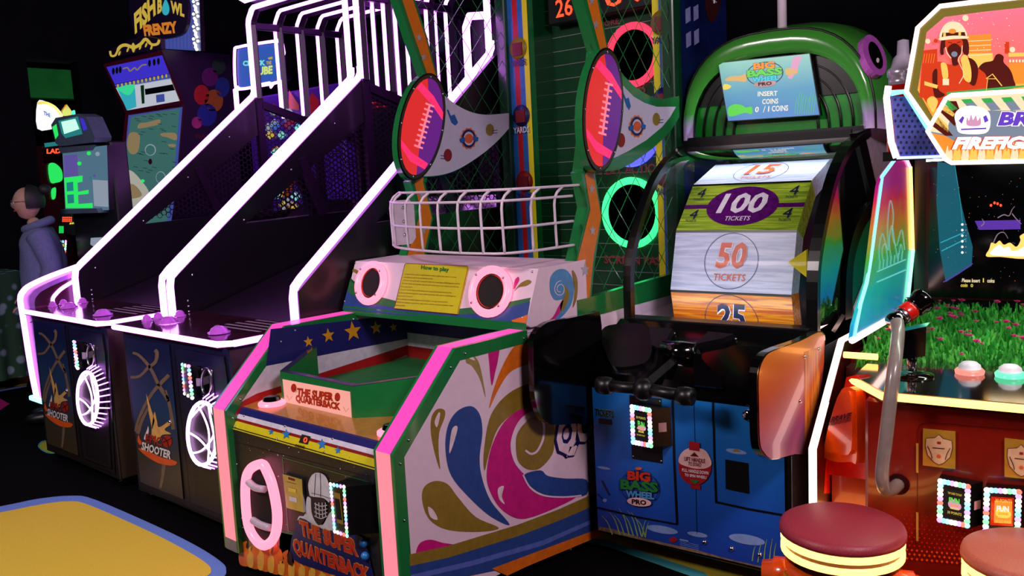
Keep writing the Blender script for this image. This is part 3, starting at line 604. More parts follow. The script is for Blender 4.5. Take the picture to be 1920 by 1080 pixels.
    for i, t in enumerate(('1.Insert coins press single button order might play need as press', '   multiplay button to multiplay mode.', '2.Throw the goal lights question ball into runs,lights blinking,get scores', '3.In few dates the month raise up of random,you can shoot the money',
                           '   boxes get score.', '4.Level 1 to 3,if bats could down all I was ball already passed the', '   won score,third award draw will show the left show exchange to', '   one award is 15 points.', '5.In multiplay mode,the highest score player can get extra point!', '6.Finish the highest record the new score will be saved,and player keep', '   extra prize.')):
        x0, y0 = 435-i*6.6, 275+i*21; w_ = {0: 350, 1: 200, 2: 385, 3: 385, 4: 80, 5: 350, 6: 385, 7: 100, 8: 340, 9: 385, 10: 70}[i]
        m.text(Hp, t, c6([(x0, y0)])[0], c6([(x0+w_, y0+w_*.065)])[0], c6([(x0+2, y0-12)])[0], 'q_red', 9, .0)
    screws(m, Hp, c6([(450, 208), (840, 228), (372, 484), (768, 520)]), .006); m.build('instruction_card', hb)
    for cx, cy, rx, ry, tl in ((214, 332, 83, 128, 14), (1020, 390, 118, 150, 14)):
        m = MB(); rp = Hp.pts([((640+x/3.6), (440+y/3.6)) for x, y in ell(cx, cy, rx, ry, 32, tilt=tl)], 0, .015)
        m.tube(rp, .018, 'ring_pink', 10, True); m.poly([p-Hp.n*.006 for p in rp], 'void'); m.build('ring_light', hb)
        m = MB(); cc = sum(rp, V3())/32; inn = [cc+(p-cc)*.74 for p in rp]; m.ring(inn, [p+V3((0, .1, 0)) for p in inn], 'ball_red'); 
        [m.ball(cc+(rp[i]-cc)*1.0+Hp.n*.019, .006, 'steel', 6) for i in (3, 12, 19, 28)]; m.build('ring_liner', hb)
    # upright star posts, wings and football signs
    c1 = cv(1040, 300, 3.375); c2 = cv(1040, 0, 3); OF = c1([(145, 1005), (133, 650), (210, 300), (168, 80)])+c2([(160, 960), (240, 280), (160, 0), (60, -400)])
    OB = c2([(150, -400), (250, 0), (305, 300), (235, 980)])+c1([(255, 85), (300, 355), (262, 600), (232, 855), (222, 1000)])
    IN = c1([(145, 900), (137, 650), (225, 310), (190, 95)])+c2([(178, 970), (255, 285), (180, 0), (80, -400)]); IB = c2([(138, -400), (238, 0), (298, 300), (215, 975)])+c1([(243, 92), (292, 355), (246, 600), (216, 885)])
    W_ = c2([(335, 370), (380, 430), (430, 480), (485, 520), (540, 550), (600, 560), (690, 540), (690, 660), (640, 740), (600, 780), (540, 835), (480, 880), (420, 920), (350, 955), (240, 970), (235, 625)])
    WI = c2([(350, 460), (385, 500), (430, 545), (490, 580), (560, 602), (668, 602), (635, 660), (590, 715), (500, 790), (400, 850), (340, 880), (280, 905), (250, 640)])
    for x1 in (X1, X0):
        m = MB(); off = x1-X1; sh = lambda l: [V3((p.x+off, p.y, p.z)) for p in l]
        m.slab(sh(S.pts(OF+OB)), (-.06, 0, 0), 'q_green'); m.poly(sh(S.pts(IN+IB, 2)), 'q_post_orange')
        for (u, v), r in ((c1([(231, 183)])[0], 8), (c1([(237, 447)])[0], 9), (c1([(189, 695)])[0], 12), ((1108, 2), 8), ((1116, 46), 8)):
            m.poly(sh(S.pts([(u+r*(1 if i % 2 == 0 else .42)*.72*math.cos(math.radians(-90+36*i)), v+r*1.25*(1 if i % 2 == 0 else .42)*math.sin(math.radians(-90+36*i))) for i in range(10)], 4)), 'star_silver')
        m.build('star_post', R)
        m = MB()
        if x1 == X1:
            m.slab(S.pts(W_, 0, .012), (-.05, 0, 0), 'q_green'); m.poly(S.pts(WI, 3, .012), 'wing_white'); P, o_, sc = S, .012, lambda l: c2(l)
            hand = [(362, 520), (370, 522), (385, 558), (400, 550), (412, 600), (402, 622), (388, 600)]; bad = (445, 712, 44, 66); hl = ((358, 790, 22, 40, 'q_red'), (556, 672, 21, 36, 'q_gold'))
        else:
            P = I; c5 = cv(700, 80, 3.857); sc = c5; o_ = .012
            wo = c5(smooth_open([(460, 345), (560, 430), (680, 495), (800, 520), (972, 508)], 5)+smooth_open([(972, 620), (880, 720), (760, 820), (600, 920), (460, 965), (300, 975)], 5)+[(280, 640)])
            m.slab(P.pts(wo, 0, .012), (-.05, 0, 0), 'q_green'); ce = (sum(p[0] for p in wo)/len(wo), sum(p[1] for p in wo)/len(wo)); m.poly(P.pts([(ce[0]+(x-ce[0])*.985, ce[1]+(y-ce[1])*.98) for x, y in wo], 3, .012), 'wing_white')
            hand = [(515, 485), (528, 488), (545, 530), (572, 520), (598, 580), (578, 602), (550, 580)]; bad = (674, 695, 62, 82); hl = ((524, 815, 30, 46, 'q_red'), (828, 632, 30, 44, 'q_gold'))
        m.poly(P.pts(sc(hand), 5, o_), 'blue'); bx, by, br, bh = bad
        m.poly(P.pts(sc([(bx+(br if i % 2 else br*.88)*math.cos(PI*i/12), by+(bh if i % 2 else bh*.88)*math.sin(PI*i/12)) for i in range(24)]), 5, o_), 'q_orange')
        m.poly(P.pts(sc(ell(bx, by, br*.82, bh*.82, 20)), 6, o_), 'navy'); m.poly(P.pts(sc(ell(bx, by, br*.6, bh*.6, 20)), 7, o_), 'wing_white'); m.poly(P.pts(sc(ell(bx, by, br*.5, bh*.42, 20)), 8, o_), 'logo_orange')
        m.poly(P.pts(sc([(bx-br*1.1, by), (bx-br*.5, by-bh*.1), (bx-br*.45, by+bh*.3), (bx-br, by+bh*.35)]), 9, o_), 'blue'); m.poly(P.pts(sc([(bx+br*1.1, by-bh*.1), (bx+br*.5, by-bh*.25), (bx+br*.45, by+bh*.15), (bx+br*1.05, by+bh*.25)]), 9, o_), 'blue')
        for hx, hy, rx, ry, mt in hl:
            m.poly(P.pts(sc(ell(hx, hy, rx, ry, 16)), 5, o_), mt); s = -1 if mt == 'q_red' else 1
            for k in (0, 1): m.poly(P.pts(sc([(hx+s*rx*.6, hy+ry*(.1+k*.4)), (hx+s*rx*1.8, hy+ry*(.0+k*.45)), (hx+s*rx*1.8, hy+ry*(.1+k*.45)), (hx+s*rx*.6, hy+ry*(.2+k*.4))]), 6, o_), 'navy')
        wg = m.build('wing', R)
        m = MB()
        if x1 == X1: cx, cy, rx, ry, tl, cc = 1113, 208.5, 37, 113, 3.5, None
        else: cx, cy, rx, ry, tl = 778, 239, 41, 98, 10
        E1_, E2_ = ell(cx, cy, rx*1.04, ry*1.035, 40, tilt=tl), ell(cx, cy, rx*.9, ry*.93, 40, tilt=tl)
        A = P.pts(E1_, 0, .05); B = [p-V3((.04, 0, 0)) for p in A]; m.ring(A, B, 'q_green'); m.poly(B, 'q_green'); m.poly([p-V3((.004, 0, 0)) for p in A], 'black')
        mat('bezel', '4a4038', .3, .4); E0 = ell(cx, cy, rx*1.0, ry*1.0, 40, tilt=tl); m.ring(P.pts(E0, 0, .053), P.pts(E2_, 0, .053), 'bezel')
        for k in range(8): m.ball(P.pts([ell(cx, cy, rx*.95, ry*.96, 8, tilt=tl)[k]], 0, .056)[0], .006, 'steel', 6)
        fs = m.build('football_sign', wg)
        m = MB(); c_, s_ = math.cos(math.radians(tl)), math.sin(math.radians(tl))
        loc = lambda l: [(cx+(x*rx*.9)*c_-(y*ry*.93)*s_, cy+(x*rx*.9)*s_+(y*ry*.93)*c_) for x, y in l]
        def arc(a0, a1, n=16): return [(math.cos(math.radians(a0+(a1-a0)*i/n)), math.sin(math.radians(a0+(a1-a0)*i/n))) for i in range(n+1)]
        m.poly(P.pts(loc(arc(82, 262)+[(.2, -.45), (.04, .3)]), 0, .054), 'ball_red'); m.poly(P.pts(loc(arc(-98, 82)+[(.04, .3), (.2, -.45)]), 0, .054), 'ball_purple')
        m.poly(P.pts(loc([(-.62, -.76), (-.42, -.88), (.3, -.66), (.93, -.36), (.97, -.2), (.3, -.47), (-.3, -.66)]), 2, .054), 'ball_pink'); m.poly(P.pts(loc([(-.93, .34), (-.3, .56), (.62, .72), (.5, .85), (-.3, .74), (-.87, .48)]), 2, .054), 'ball_pink')
        m.poly(P.pts(loc([(.14, -.48), (.24, -.48), (.06, .44), (-.06, .44)]), 3, .054), 'ball_lace')
        for i in range(9): t = i/8; x_, y_ = .2-.2*t, -.46+.88*t; m.poly(P.pts(loc([(x_-.24, y_-.04), (x_+.22, y_-.005), (x_+.22, y_+.035), (x_-.24, y_)]), 3, .054), 'ball_lace')
        m.build('football_picture', fs)
        # netting from the post to the rear upright
        m = MB(); y0, y1, z0, z1 = 1.27, 1.98, 1.1, 3.0; s = .13
        k = int((z1-z0+y1-y0)/s)+2; xx = x1-.03
        for d in (1, -1):
            for i in range(-12, k+12):
                b = z0-2+i*s*1.25*1.0; seg = []
                # line z = b + d*1.6*(y-y0)
                for yy in [y0+(y1-y0)*j/24 for j in range(25)]:
                    z = b+d*1.15*(yy-y0)
                    if z0 < z < z1: seg.append(V3((xx, yy, z)))
                if len(seg) > 1: m.tube([seg[0], seg[-1]], .0022, 'q_green', 4)
        m.build('netting', R)
        m = MB(); m.bbox((x1-.07, 1.95, .9), (x1, 2.03, 3.1), 'dark_green', .006); m.build('rear_upright', R)
        m = MB(); m.slab([V3((x1+.004, a, b)) for a, b in ((1.085, 1.01), (1.085, 1.1), (1.16, 1.1), (2.0, 1.13), (2.0, 1.02))], (-.03, 0, 0), 'q_green'); m.build('green_skirt', R)
    # wire basket
    A = [(.13, 1.0), (.3, .87), (.482, .79), (.634, .742), (.787, .706), (.927, .688), (1.057, .692), (1.15, .72), (1.195, .85), (1.2, 1.0), (1.2, 1.12)]
    m = MB(); lv = ((1.34, 0), (1.445, 0), (1.555, .0), (1.6, .06)); m_wire = 'white_paint'
    for z, lean in lv: m.tube([V3((a, b+lean, z)) for a, b in smooth_open(A, 4)], .0065, m_wire, 6)
    for a, b in A[:-1]: m.tube([V3(p) for p in smooth_open([(a, b, 1.34), (a, b-.004, 1.445), (a, b, 1.555), (a, b+.06, 1.6)], 3)], .006, m_wire, 6)
    m.slab([V3((X0+.004, y, z)) for y, z in ((1.0, 1.33), (1.13, 1.33), (1.16, 1.36), (1.16, 1.53), (1.13, 1.56), (1.0, 1.56))], (.006, 0, 0), m_wire)
    [m.ball((X0+.012, 1.08, z), .01, 'steel', 8) for z in (1.38, 1.45, 1.52)]
    m.build('wire_basket', R)
    # rear target house: columns, glossy side walls, target wall with rings
    for xa, xb, nm in ((X0, .265, 0), (1.09, 1.204, 1)):
        m = MB(); cols = ['blue', 'red', 'blue', 'q_yellow'] if nm == 0 else ['q_yellow', 'blue', 'red']; n = len(cols); wd = (xb-xa)/n
        m.box((xa, 1.985, .95), (xb, 2.03, 3.1), 'q_green')
        for i, ccc in enumerate(cols): m.add([(xa+i*wd, 1.98, .95), (xa+(i+1)*wd, 1.98, .95), (xa+(i+1)*wd, 1.98, 3.1), (xa+i*wd, 1.98, 3.1)], [(0, 1, 2, 3)], ccc)
        cl = m.build('striped_column', R); CP = PY(fr, 1.98)
        for z, mt in (((2.0), 'navy'), ((1.62), 'q_red'), ((2.38), 'q_gold')):
            m = MB(); xm = (xa+xb)/2; m.lathe([(.001, -.004), (.062, -.004), (.062, 0)], mt, (xm, 1.976, z), 20, 'y'); m.box((xm-.035, 1.964, z-.04), (xm+.035, 1.974, z+.03), 'deep_red')
            q = [CP.at(0, 0)]; A_ = V3((xm-.06, 1.97, z-.1)); mm, ff = glyphs('YARDS', .02); m.add([A_+V3((x*.12, -.002, y*.035)) for x, y in mm], ff, 'navy' if mt != 'navy' else 'q_white'); m.build('yards_display', cl)
    m = MB(); m.box((.26, 2.03, .95), (.265, 2.2, 3.1), 'gloss_green'); m.box((1.09, 2.03, .95), (1.095, 2.2, 3.1), 'gloss_green'); sw = m.build('side_wall_lining', R)
    m = MB(); m.box((0.05, 2.2, .3), (1.2, 2.24, 3.1), 'dark_green')
    for i in range(26): z = 1.0+i*.08; m.box((.265, 2.1985, z), (1.09, 2.2, z+.004), 'grey' if i % 1 == 0 else 'black')
    mat('letter_red', '8c3038', .4)
    for t, x, z, w_, h in (('PLAY ACTION', .79, 1.66, .42, .05), ('SCREEN PASS', .79, 1.15, .42, .05), ('YARD', .8, 2.08, .2, .04), ('SCORE', .66, 2.47, .16, .03)):
        vs, fs = glyphs(t, .03); m.add([V3((x-w_/2+a*w_, 2.196, z-h/2+b*h)) for a, b in vs], fs, 'letter_red')
    tw = m.build('target_wall', R); TW = PY(fr, 2.19)
    for (x, z, r, mt) in ((.789, 1.417, .18, 'ring_green'), (.80, 1.86, .17, 'ring_blue'), (.83, 2.275, .155, 'ring_red')):
        m = MB(); m.tube([V3((x+r*math.cos(2*PI*k/36), 2.185, z+r*math.sin(2*PI*k/36))) for k in range(36)], .02, mt, 10, True); m.lathe([(.001, 0), (r-.005, 0)], 'void', (x, 2.19, z), 32, 'y'); m.build('target_ring', tw)
    m = MB(); m.bbox((.32, 2.1, 2.5), (1.05, 2.19, 2.68), 'black', .005)
    for t, x in (('26', .38), ('0', .72), ('05', .9)): vs, fs = glyphs(t, .01); m.add([V3((x+a*.12, 2.096, 2.53+b*.1)) for a, b in vs], fs, 'led_red')
    m.build('scoreboard', tw)
    # outer rear side print
    m = MB(); m.box((X1-.03, 2.03, .9), (X1, 2.5, 3.1), 'print_blue'); gl = mat('flood', '8a90c8', .5)
    for i in range(4):
        for j in range(2): m.add([V3((X1+.002, 2.07+j*.08, 2.25+i*.12+j*.02)), V3((X1+.002, 2.12+j*.08, 2.27+i*.12+j*.02)), V3((X1+.002, 2.12+j*.08, 2.34+i*.12+j*.02)), V3((X1+.002, 2.07+j*.08, 2.32+i*.12+j*.02))], [(0, 1, 2, 3)], 'flood')
    m.add([V3((X1+.003, 2.37+.1*math.cos(t*PI/12)+.04*math.sin(t*PI/12), 2.62+.22*math.sin(t*PI/12))) for t in range(24)], [tuple(range(24))], 'football_brown')
    m.tube([V3((X1+.004, 2.36, 2.5)), V3((X1+.004, 2.4, 2.75))], .005, 'white', 4); [m.tube([V3((X1+.004, 2.345+i*.007, 2.52+i*.04)), V3((X1+.004, 2.385+i*.007, 2.51+i*.04))], .004, 'white', 4) for i in range(6)]
    m.build('rear_side', R)
    m = MB(); m.bbox((0, 1.3, 3.05), (X1, 2.5, 3.15), 'dark_green', .01); m.build('roof', R)
    for x, y in ((.1, .1), (X1-.08, 1.05), (X1-.1, 2.2), (.1, 2.2)):
        m = MB(); m.lathe([(.03, -.051), (.03, -.04), (.012, -.03), (.012, .06)], 'steel', (x, y, 0), 14); m.build('levelling_foot', R)
    return R
build_quarterback(QF)
# ================================================================ FISHING WHEEL MACHINE
BF = Frame((-2.177, 2.896, .0495), 4.2, .97)
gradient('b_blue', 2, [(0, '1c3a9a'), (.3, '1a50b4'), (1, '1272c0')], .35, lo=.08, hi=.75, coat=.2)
wood('w_white', 'a8b8d8', 'd0daf0', .35, (1.2, 20, 20)); wood('w_green', '6f9c1c', 'b8dc3c', .35, (1.2, 20, 20)); wood('w_orange', 'b8500c', 'f0a020', .3, (1.2, 26, 26))
mat('b_purple', '5a0c6a', .3, var=.4, scale=60); mat('num_orange', 'd8582c', .4); mat('num_navy', '1c2048', .4); mat('num_white', 'f0ecf8', .4); mat('line_navy', '2a3464', .4)
gradient('b_head', 2, [(0, 'd8c8f0'), (.1, 'b8a0d8'), (.24, '3f9a38'), (1, '3a8a2c')], .22, lo=1.78, hi=2.35, coat=.6)
mat('b_green', '128a22', .3, coat=.4); mat('b_black', '060506', .32, coat=.15); mat('b_rubber', '0a090a', .38); mat('eye_pink', 'c060c8', .3, coat=.4); mat('bobber_red', 'a01c24', .3); mat('bobber_white', 'e8b8b8', .35)
gradient('b_guard', 2, [(0, 'a87468'), (.45, '984a78'), (.75, 'c85a28'), (1, 'e07818')], .3, lo=.42, hi=1.03, coat=.3)
wood('b_dock', 'b04c10', 'e8943a', .35, (20, 20, 1.2)); mat('b_sidewhite', 'd8d0e4', .25, .55); mat('lily', '7c98d0', .5); mat('weed', '8aa860', .5); mat('rock', '7a6048', .6, var=.5, scale=40)
gradient('scr_water', 2, [(0, '46649c'), (.5, '4a86a4'), (1, '7cb8a8')], .3, lo=1.82, hi=2.15, emit=.75)
for n_, c_ in (('s_orange', (1, .3, .02)), ('s_green', (.12, .7, .08)), ('s_cyan', (.05, .7, .85)), ('s_white', (1, .9, .75)), ('s_fish', (.75, .45, .15)), ('s_yellow', (.9, .7, .1)), ('s_pink', (.75, .35, .55))): glow(n_, c_, .9)
glow('wheel_led', (.9, .95, 1), 16)
def logo(m, pl, q, mats, k=8):
    # stacked lettering; q = lower left, lower right, upper left of the whole emblem in photo pixels
    A, B, C = V3((*q[0], 0)), V3((*q[1], 0)), V3((*q[2], 0)); U, W = B-A, C-A
    f = lambda a, b: tuple((A+U*a+W*b)[:2])
    m.line(pl, [f(.5+.48*math.cos(t*PI/14), .5+.46*math.sin(t*PI/14)) for t in range(28)], 1.4, 'navy', k, closed=True)
    for t, x0, x1, y0, y1, mt, oc in (('BIG', .2, .78, .68, .96, mats[0], 'black'), ('BASS', .02, .98, .40, .70, mats[1], 'black'), ('WHEEL', .16, .88, .2, .4, mats[2], 'navy')):
        m.text(pl, t, f(x0, y0), f(x1, y0), f(x0, y1), mt, k+1, .05, outline=oc, ow=.03)
    m.poly(pl.pts([f(.5+.3*math.cos(t*PI/10), .1+.12*math.sin(t*PI/10)) for t in range(20)], k+3), 'bobber_white'); m.text(pl, 'PRO', f(.32, .03), f(.68, .03), f(.32, .17), 'black', k+4, .04)
def build_bass(fr):
    R = thing('fishing_wheel_machine', 'blue ticket wheel arcade machine with green fish head top and number wheel behind glass', 'arcade machine', fr)
    F = PY(fr, 0); c5 = cv(1080, 700, 2.842); c3 = cv(990, 580, 3.368)
    m = MB(); m.bbox((-.005, .012, .06), (.865, .3, .73), 'black', .006); m.bbox((.035, .29, .06), (.865, 1.5, .73), 'black', .006); m.box((.05, .3, -.051), (.85, 1.45, .07), 'black')
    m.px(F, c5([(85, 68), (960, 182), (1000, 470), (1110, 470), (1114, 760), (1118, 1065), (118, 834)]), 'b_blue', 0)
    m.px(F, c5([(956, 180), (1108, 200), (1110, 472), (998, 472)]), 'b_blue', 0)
    m.box((.866, .02, .06), (.868, 1.5, .9), 'b_sidewhite')
    # river bed and weeds
    m.px(F, c5([(120, 834), (125, 815), (200, 830), (330, 870), (480, 905), (640, 940), (800, 985), (950, 1020), (1115, 1050), (1118, 1068)]), 'rock', 1)
    for x, h in ((150, 90), (190, 110), (215, 95), (240, 130), (262, 100), (285, 120), (305, 110), (325, 80)): m.line(F, c5([(x+45, 850+x*.06), (x+20, 850-h*.6), (x-10, 850-h)]), [2.4, 1.6, .8], 'weed', 2, 4)
    for x, h in ((355, 60), (370, 50), (940, 50), (970, 70), (1000, 100), (1030, 110), (1050, 90)): m.line(F, c5([(x, 870+(x-350)*.22), (x+8, 840+(x-350)*.22-h*.5), (x+18, 840+(x-350)*.22-h)]), [2, 1.4, .8], 'weed', 2, 3)
    for x, y, rx, ry in ((460, 832, 85, 20), (648, 858, 55, 13), (912, 885, 98, 26), (855, 416, 56, 13), (150, 504, 36, 7)): m.blob(F, c5(ell(x, y, rx, ry, 18, tilt=10)), 'lily', 2, 1)
    m.blob(F, c5([(840, 408), (852, 402), (870, 410), (880, 416), (845, 416)]), 'q_gold', 3, 2); m.line(F, c5([(140, 570), (160, 610), (182, 650)]), 3.4, 'num_navy', 2, 3); m.line(F, c5([(115, 640), (150, 675)]), 1.4, 'num_navy', 2); m.blob(F, c5(ell(155, 676, 12, 10, 8)), 'lily', 3, 1)
    m.text(F, 'TICKETS', c5([(104, 222)])[0], c5([(205, 238)])[0], c5([(104, 184)])[0], 'black', 3, .01, outline='weed', ow=.02)
    m.px(F, c5([(122, 238), (190, 246), (193, 275), (125, 266)]), 'black', 3)
    m.px(F, c5([(797, 457), (919, 478), (924, 641), (799, 615)]), 'black', 3); m.line(F, c5([(630, 140), (645, 855)]), .9, 'black', 2)
    logo(m, F, c5([(235, 690), (450, 712), (235, 500)]), ('logo_red2', 'green', 's_cyan' if 0 else 'q_skyblue'))
    m.blob(F, c5(ell(338, 505, 18, 8, 10)), 'logo_orange', 8, 1); m.blob(F, c5(ell(519, 886, 22, 14, 10)), 'bobber_red', 3, 1)
    m.px(F, c5([(555, 880), (600, 890), (600, 897), (555, 888)]), 'lily', 3)
    for i in range(4): m.line(F, c5([(555, 893+i*9), (655, 915+i*9)]), .7, 'lily', 3)
    screws(m, F, c5([(685, 899), (830, 934), (980, 966)]), .011, 'chrome'); m.build('cabinet', R)
    # doors with black gaps
    m = MB(); m.slab(F.pts(c5([(287, 115), (455, 135), (462, 478), (300, 452)]), 4), (0, .004, 0), 'black'); screws(m, F, c5([(448, 150), (455, 468), (307, 442)]), .006); m.build('reader_plate', R)
    m = MB(); m.line(F, c5([(517, 140), (525, 480), (540, 802)]), 4.2, 'black', 3); m.line(F, c5([(541, 804), (330, 765), (116, 714)]), 3.2, 'black', 3); m.build('left_door', R)
    m = MB(); m.line(F, c5([(732, 152), (738, 420), (748, 690)]), 3.8, 'black', 3); m.line(F, c5([(745, 684), (920, 722), (1110, 755)]), 4, 'black', 3); m.lathe([(.001, -.012), (.02, -.012), (.024, 0)], 'chrome', F.p(*c5([(918, 222)])[0]), 16, 'y'); m.lathe([(.001, -.013), (.007, -.013)], 'black', F.p(*c5([(918, 222)])[0]), 10, 'y'); m.build('right_door', R)
    m = MB(); P = PY(fr, -.06); q = c5([(293, 170), (398, 190), (406, 393), (300, 372)]); front = P.pts(q); back = [p+V3((0, .058, 0)) for p in front]; back[1].x += .06; back[2].x += .06; m.prism(front, back, 'black')
    m.px(P, c5([(308, 205), (382, 215), (386, 368), (312, 345)]), 'void', 2); m.text(P, '30 POINTS', c5([(322, 238)])[0], c5([(372, 248)])[0], c5([(322, 226)])[0], 's_yellow', 3)
    m.text(P, 'FUN', c5([(332, 280)])[0], c5([(368, 292)])[0], c5([(330, 250)])[0], 's_green', 4, .05); m.blob(P, c5([(326, 290), (345, 275), (372, 285), (370, 305), (340, 300)]), 'neon_violet' if 0 else 's_pink', 3, 2); m.text(P, 'ZONE', c5([(336, 296)])[0], c5([(362, 302)])[0], c5([(336, 284)])[0], 's_orange', 5, .04); m.text(P, 'ARCADE', c5([(334, 312)])[0], c5([(364, 318)])[0], c5([(334, 300)])[0], 's_yellow', 5, .04); m.text(P, 'TAP CARD TO PLAY', c5([(326, 328)])[0], c5([(370, 337)])[0], c5([(326, 320)])[0], 's_yellow', 5)
    led_border(m, P, c5([(300, 178), (392, 196), (400, 384), (306, 366)]), (6, 9), .011); m.px(PX(fr, (front[1].x+.03)), [], 'white') if 0 else None
    a, b = front[1].lerp(back[1], .35), front[2].lerp(back[2], .35); a2, b2 = front[1].lerp(back[1], .75), front[2].lerp(back[2], .75); n = V3((.002, -.002, 0))
    m.add([a.lerp(b, .38)+n, a2.lerp(b2, .38)+n, a2.lerp(b2, .62)+n, a.lerp(b, .62)+n], [(0, 1, 2, 3)], 'bobber_white'); m.build('card_reader', R)
    # bobber sticker
    m = MB(); cc = (636, 495); m.blob(F, c5(ell(636, 495, 88, 100, 24)), 'bobber_red', 5, 1); m.blob(F, c5([(550, 470), (560, 430), (590, 402), (636, 394), (690, 408), (718, 450), (724, 485), (690, 505), (636, 505), (580, 490)]), 'bobber_white', 6, 4)
    m.px(F, c5([(606, 358), (662, 368), (662, 414), (606, 405)]), 'bobber_red', 7); m.px(F, c5([(612, 588), (665, 594), (665, 618), (612, 610)]), 'bobber_red', 5); m.px(F, c5([(635, 418), (658, 443), (612, 438)]), 'deep_red', 8); m.px(F, c5([(612, 562), (662, 570), (638, 588)]), 'green', 8)
    for t, a_, b_, c_, mt in (('LIFT HANDLE', (582, 462), (692, 476), (582, 440), 'deep_red'), ('TO START', (602, 488), (672, 496), (602, 468), 'deep_red'), ('PULL HANDLE DOWN', (570, 520), (710, 538), (570, 502), 'num_white'), ('TO SPIN WHEEL!', (584, 545), (700, 560), (584, 530), 'num_white')): m.text(F, t, c5([a_])[0], c5([b_])[0], c5([c_])[0], mt, 9, .015)
    m.build('bobber_sticker', R)
    # black control shelf
    m = MB(); pr = [(0, .725), (-.01, .74), (-.01, .80), (.16, .93), (.27, .985), (.32, .985), (.32, .725)]; m.prism([V3((-.01, a, b)) for a, b in pr], [V3((.87, a, b)) for a, b in pr], 'black_gloss')
    m.box((.02, .27, .986), (.85, .358, .992), 'dark_steel'); sh = m.build('control_shelf', R)
    for q, k in ((c3([(776, 140), (924, 152), (880, 235), (835, 275), (790, 250)]), 'l'), (c3([(1150, 170), (1312, 186), (1235, 215), (1110, 240), (1060, 260)]), 'r')):
        T = Plane(fr, (0, -.01, .80), (1, 0, 0), (0, .17, .13)); m = MB(); m.slab(T.pts(q, 0, .03), -T.n*.03, 'dark_steel'); screws(m, T, [q[0], q[1]], .005); m.build('handle_bracket', sh)
    m = MB(); T = Plane(fr, (0, -.02, .78), (1, 0, 0), (0, .12, .13)); m.slab(T.pts(c3([(1050, 290), (1085, 300), (1240, 480), (1240, 515), (1060, 495)]), 0, .02), -T.n*.03, 'black_gloss'); m.build('hinge_cheek', sh); m = MB(); m.slab(T.pts(c3([(840, 250), (870, 250), (860, 370), (840, 470), (700, 450), (820, 380)]), 0, .02), -T.n*.03, 'black_gloss'); m.build('hinge_cheek', sh)
    m = MB(); a, b = PY(fr, .1).p(*c3([(860, 262)])[0]), PY(fr, .1).p(*c3([(1060, 285)])[0]); m.tube([a, b], .05, 'black_gloss', 16); m.build('pivot_drum', sh)
    m = MB(); Pq = PY(fr, -.17); l, r_, h = Pq.p(*c3([(485, 480)])[0]), Pq.p(*c3([(995, 548)])[0]), Pq.p(*c3([(730, 505)])[0])
    m.tube([l, h], 0.024, 'b_rubber', 12); m.tube([h, r_], 0.024, 'b_rubber', 12)
    d = (r_-l).normalized()
    for p, s in ((l, 1), (r_, 1)): m.tube([p-d*.035, p-d*.03, p, p+d*.03, p+d*.035], [.02, .034, .038, .034, .02], 'b_rubber', 16)
    m.ball(h, .045, 'b_rubber', 16); pv = PY(fr, .08).p(*c3([(930, 318)])[0]); m.tube([h+V3((0, 0, .01)), pv], 0.021, 'b_rubber', 4); m.build('spin_handle', sh)
    m = MB(); T = Plane(fr, (0, -.01, .80), (1, 0, 0), (0, .17, .13))
    m.slab(T.pts(smooth_closed(c3([(470, 180), (520, 120), (720, 110), (780, 170), (790, 280), (740, 360), (560, 380), (500, 290)]), 4), 0, .02), -T.n*.02, 'black')
    for i in range(9):
        for j in range(9):
            if (i-4)**2+(j-4)**2 < 18: m.poly(T.pts(c3(ell(530+i*13+j*1.5, 215+j*14+i*2, 3.4, 4, 6)), 24), 'void')
    m.build('speaker', sh)
    # side guards
    G = PX(fr, -.02); m = MB(); o = smooth_closed([(1000, 655), (1004, 626), (1028, 604), (1070, 596), (1110, 588), (1126, 592), (1130, 690), (1124, 790), (1080, 794), (1036, 796), (1014, 780), (1003, 745), (1001, 700)], 4); m.slab(G.pts(o), (-.025, 0, 0), 'black_gloss'); m.build('side_guard', R)
    G = PX(fr, .92); o = smooth_closed([(1420, 700), (1432, 668), (1452, 655), (1500, 638), (1542, 621), (1547, 660), (1541, 740), (1532, 846), (1490, 853), (1448, 862), (1430, 850), (1422, 829), (1420, 760)], 4)
    m = MB(); m.slab(G.pts(o), (-.028, 0, 0), 'black_gloss'); cx, cy = 1486, 745; m.poly(G.pts([(cx+(x-cx)*.965, cy+(y-cy)*.985) for x, y in o], 2), 'b_guard')
    m.px(G, [(1507, 660), (1538, 650), (1530, 838), (1508, 842)], 'b_dock', 3); screws(m, G, [(1508, 669), (1534, 655), (1499, 753), (1533, 766)], .009, 'chrome'); m.build('side_guard', R)
    # hoops, glass
    H = [(.285, .975), (.29, 1.18), (.325, 1.30), (.42, 1.455), (.545, 1.60), (.72, 1.71), (.92, 1.765), (1.02, 1.785)]; H = smooth_open(H, 3)
    def band(m, H, xa, xb, th, mt):
        vs = []; n = len(H)
        for i, (a, b) in enumerate(H):
            a0, b0 = H[max(0, i-1)]; a1, b1 = H[min(n-1, i+1)]; d = V3((0, a1-a0, b1-b0)).normalized(); nn = V3((0, -d.z, d.y)) if True else 0
            vs += [V3((xa, a, b)), V3((xb, a, b)), V3((xb, a, b))-nn*th, V3((xa, a, b))-nn*th]
        fs = [(i*4+k, i*4+(k+1) % 4, i*4+4+(k+1) % 4, i*4+4+k) for i in range(n-1) for k in range(4)]; m.add(vs, fs, mt)
    for xa, xb in ((.0, .038), (.835, .88)):
        m = MB(); band(m, H, xa, xb, .035, 'b_black'); m.build('glass_frame_hoop', R)
    m = MB(); n = len(H); m.add([V3((.03, a+.006, b)) for a, b in H]+[V3((.84, a+.006, b)) for a, b in H], [(i, i+1, n+i+1, n+i) for i in range(n-1)], 'clear_glass', True); m.build('front_glass', R)
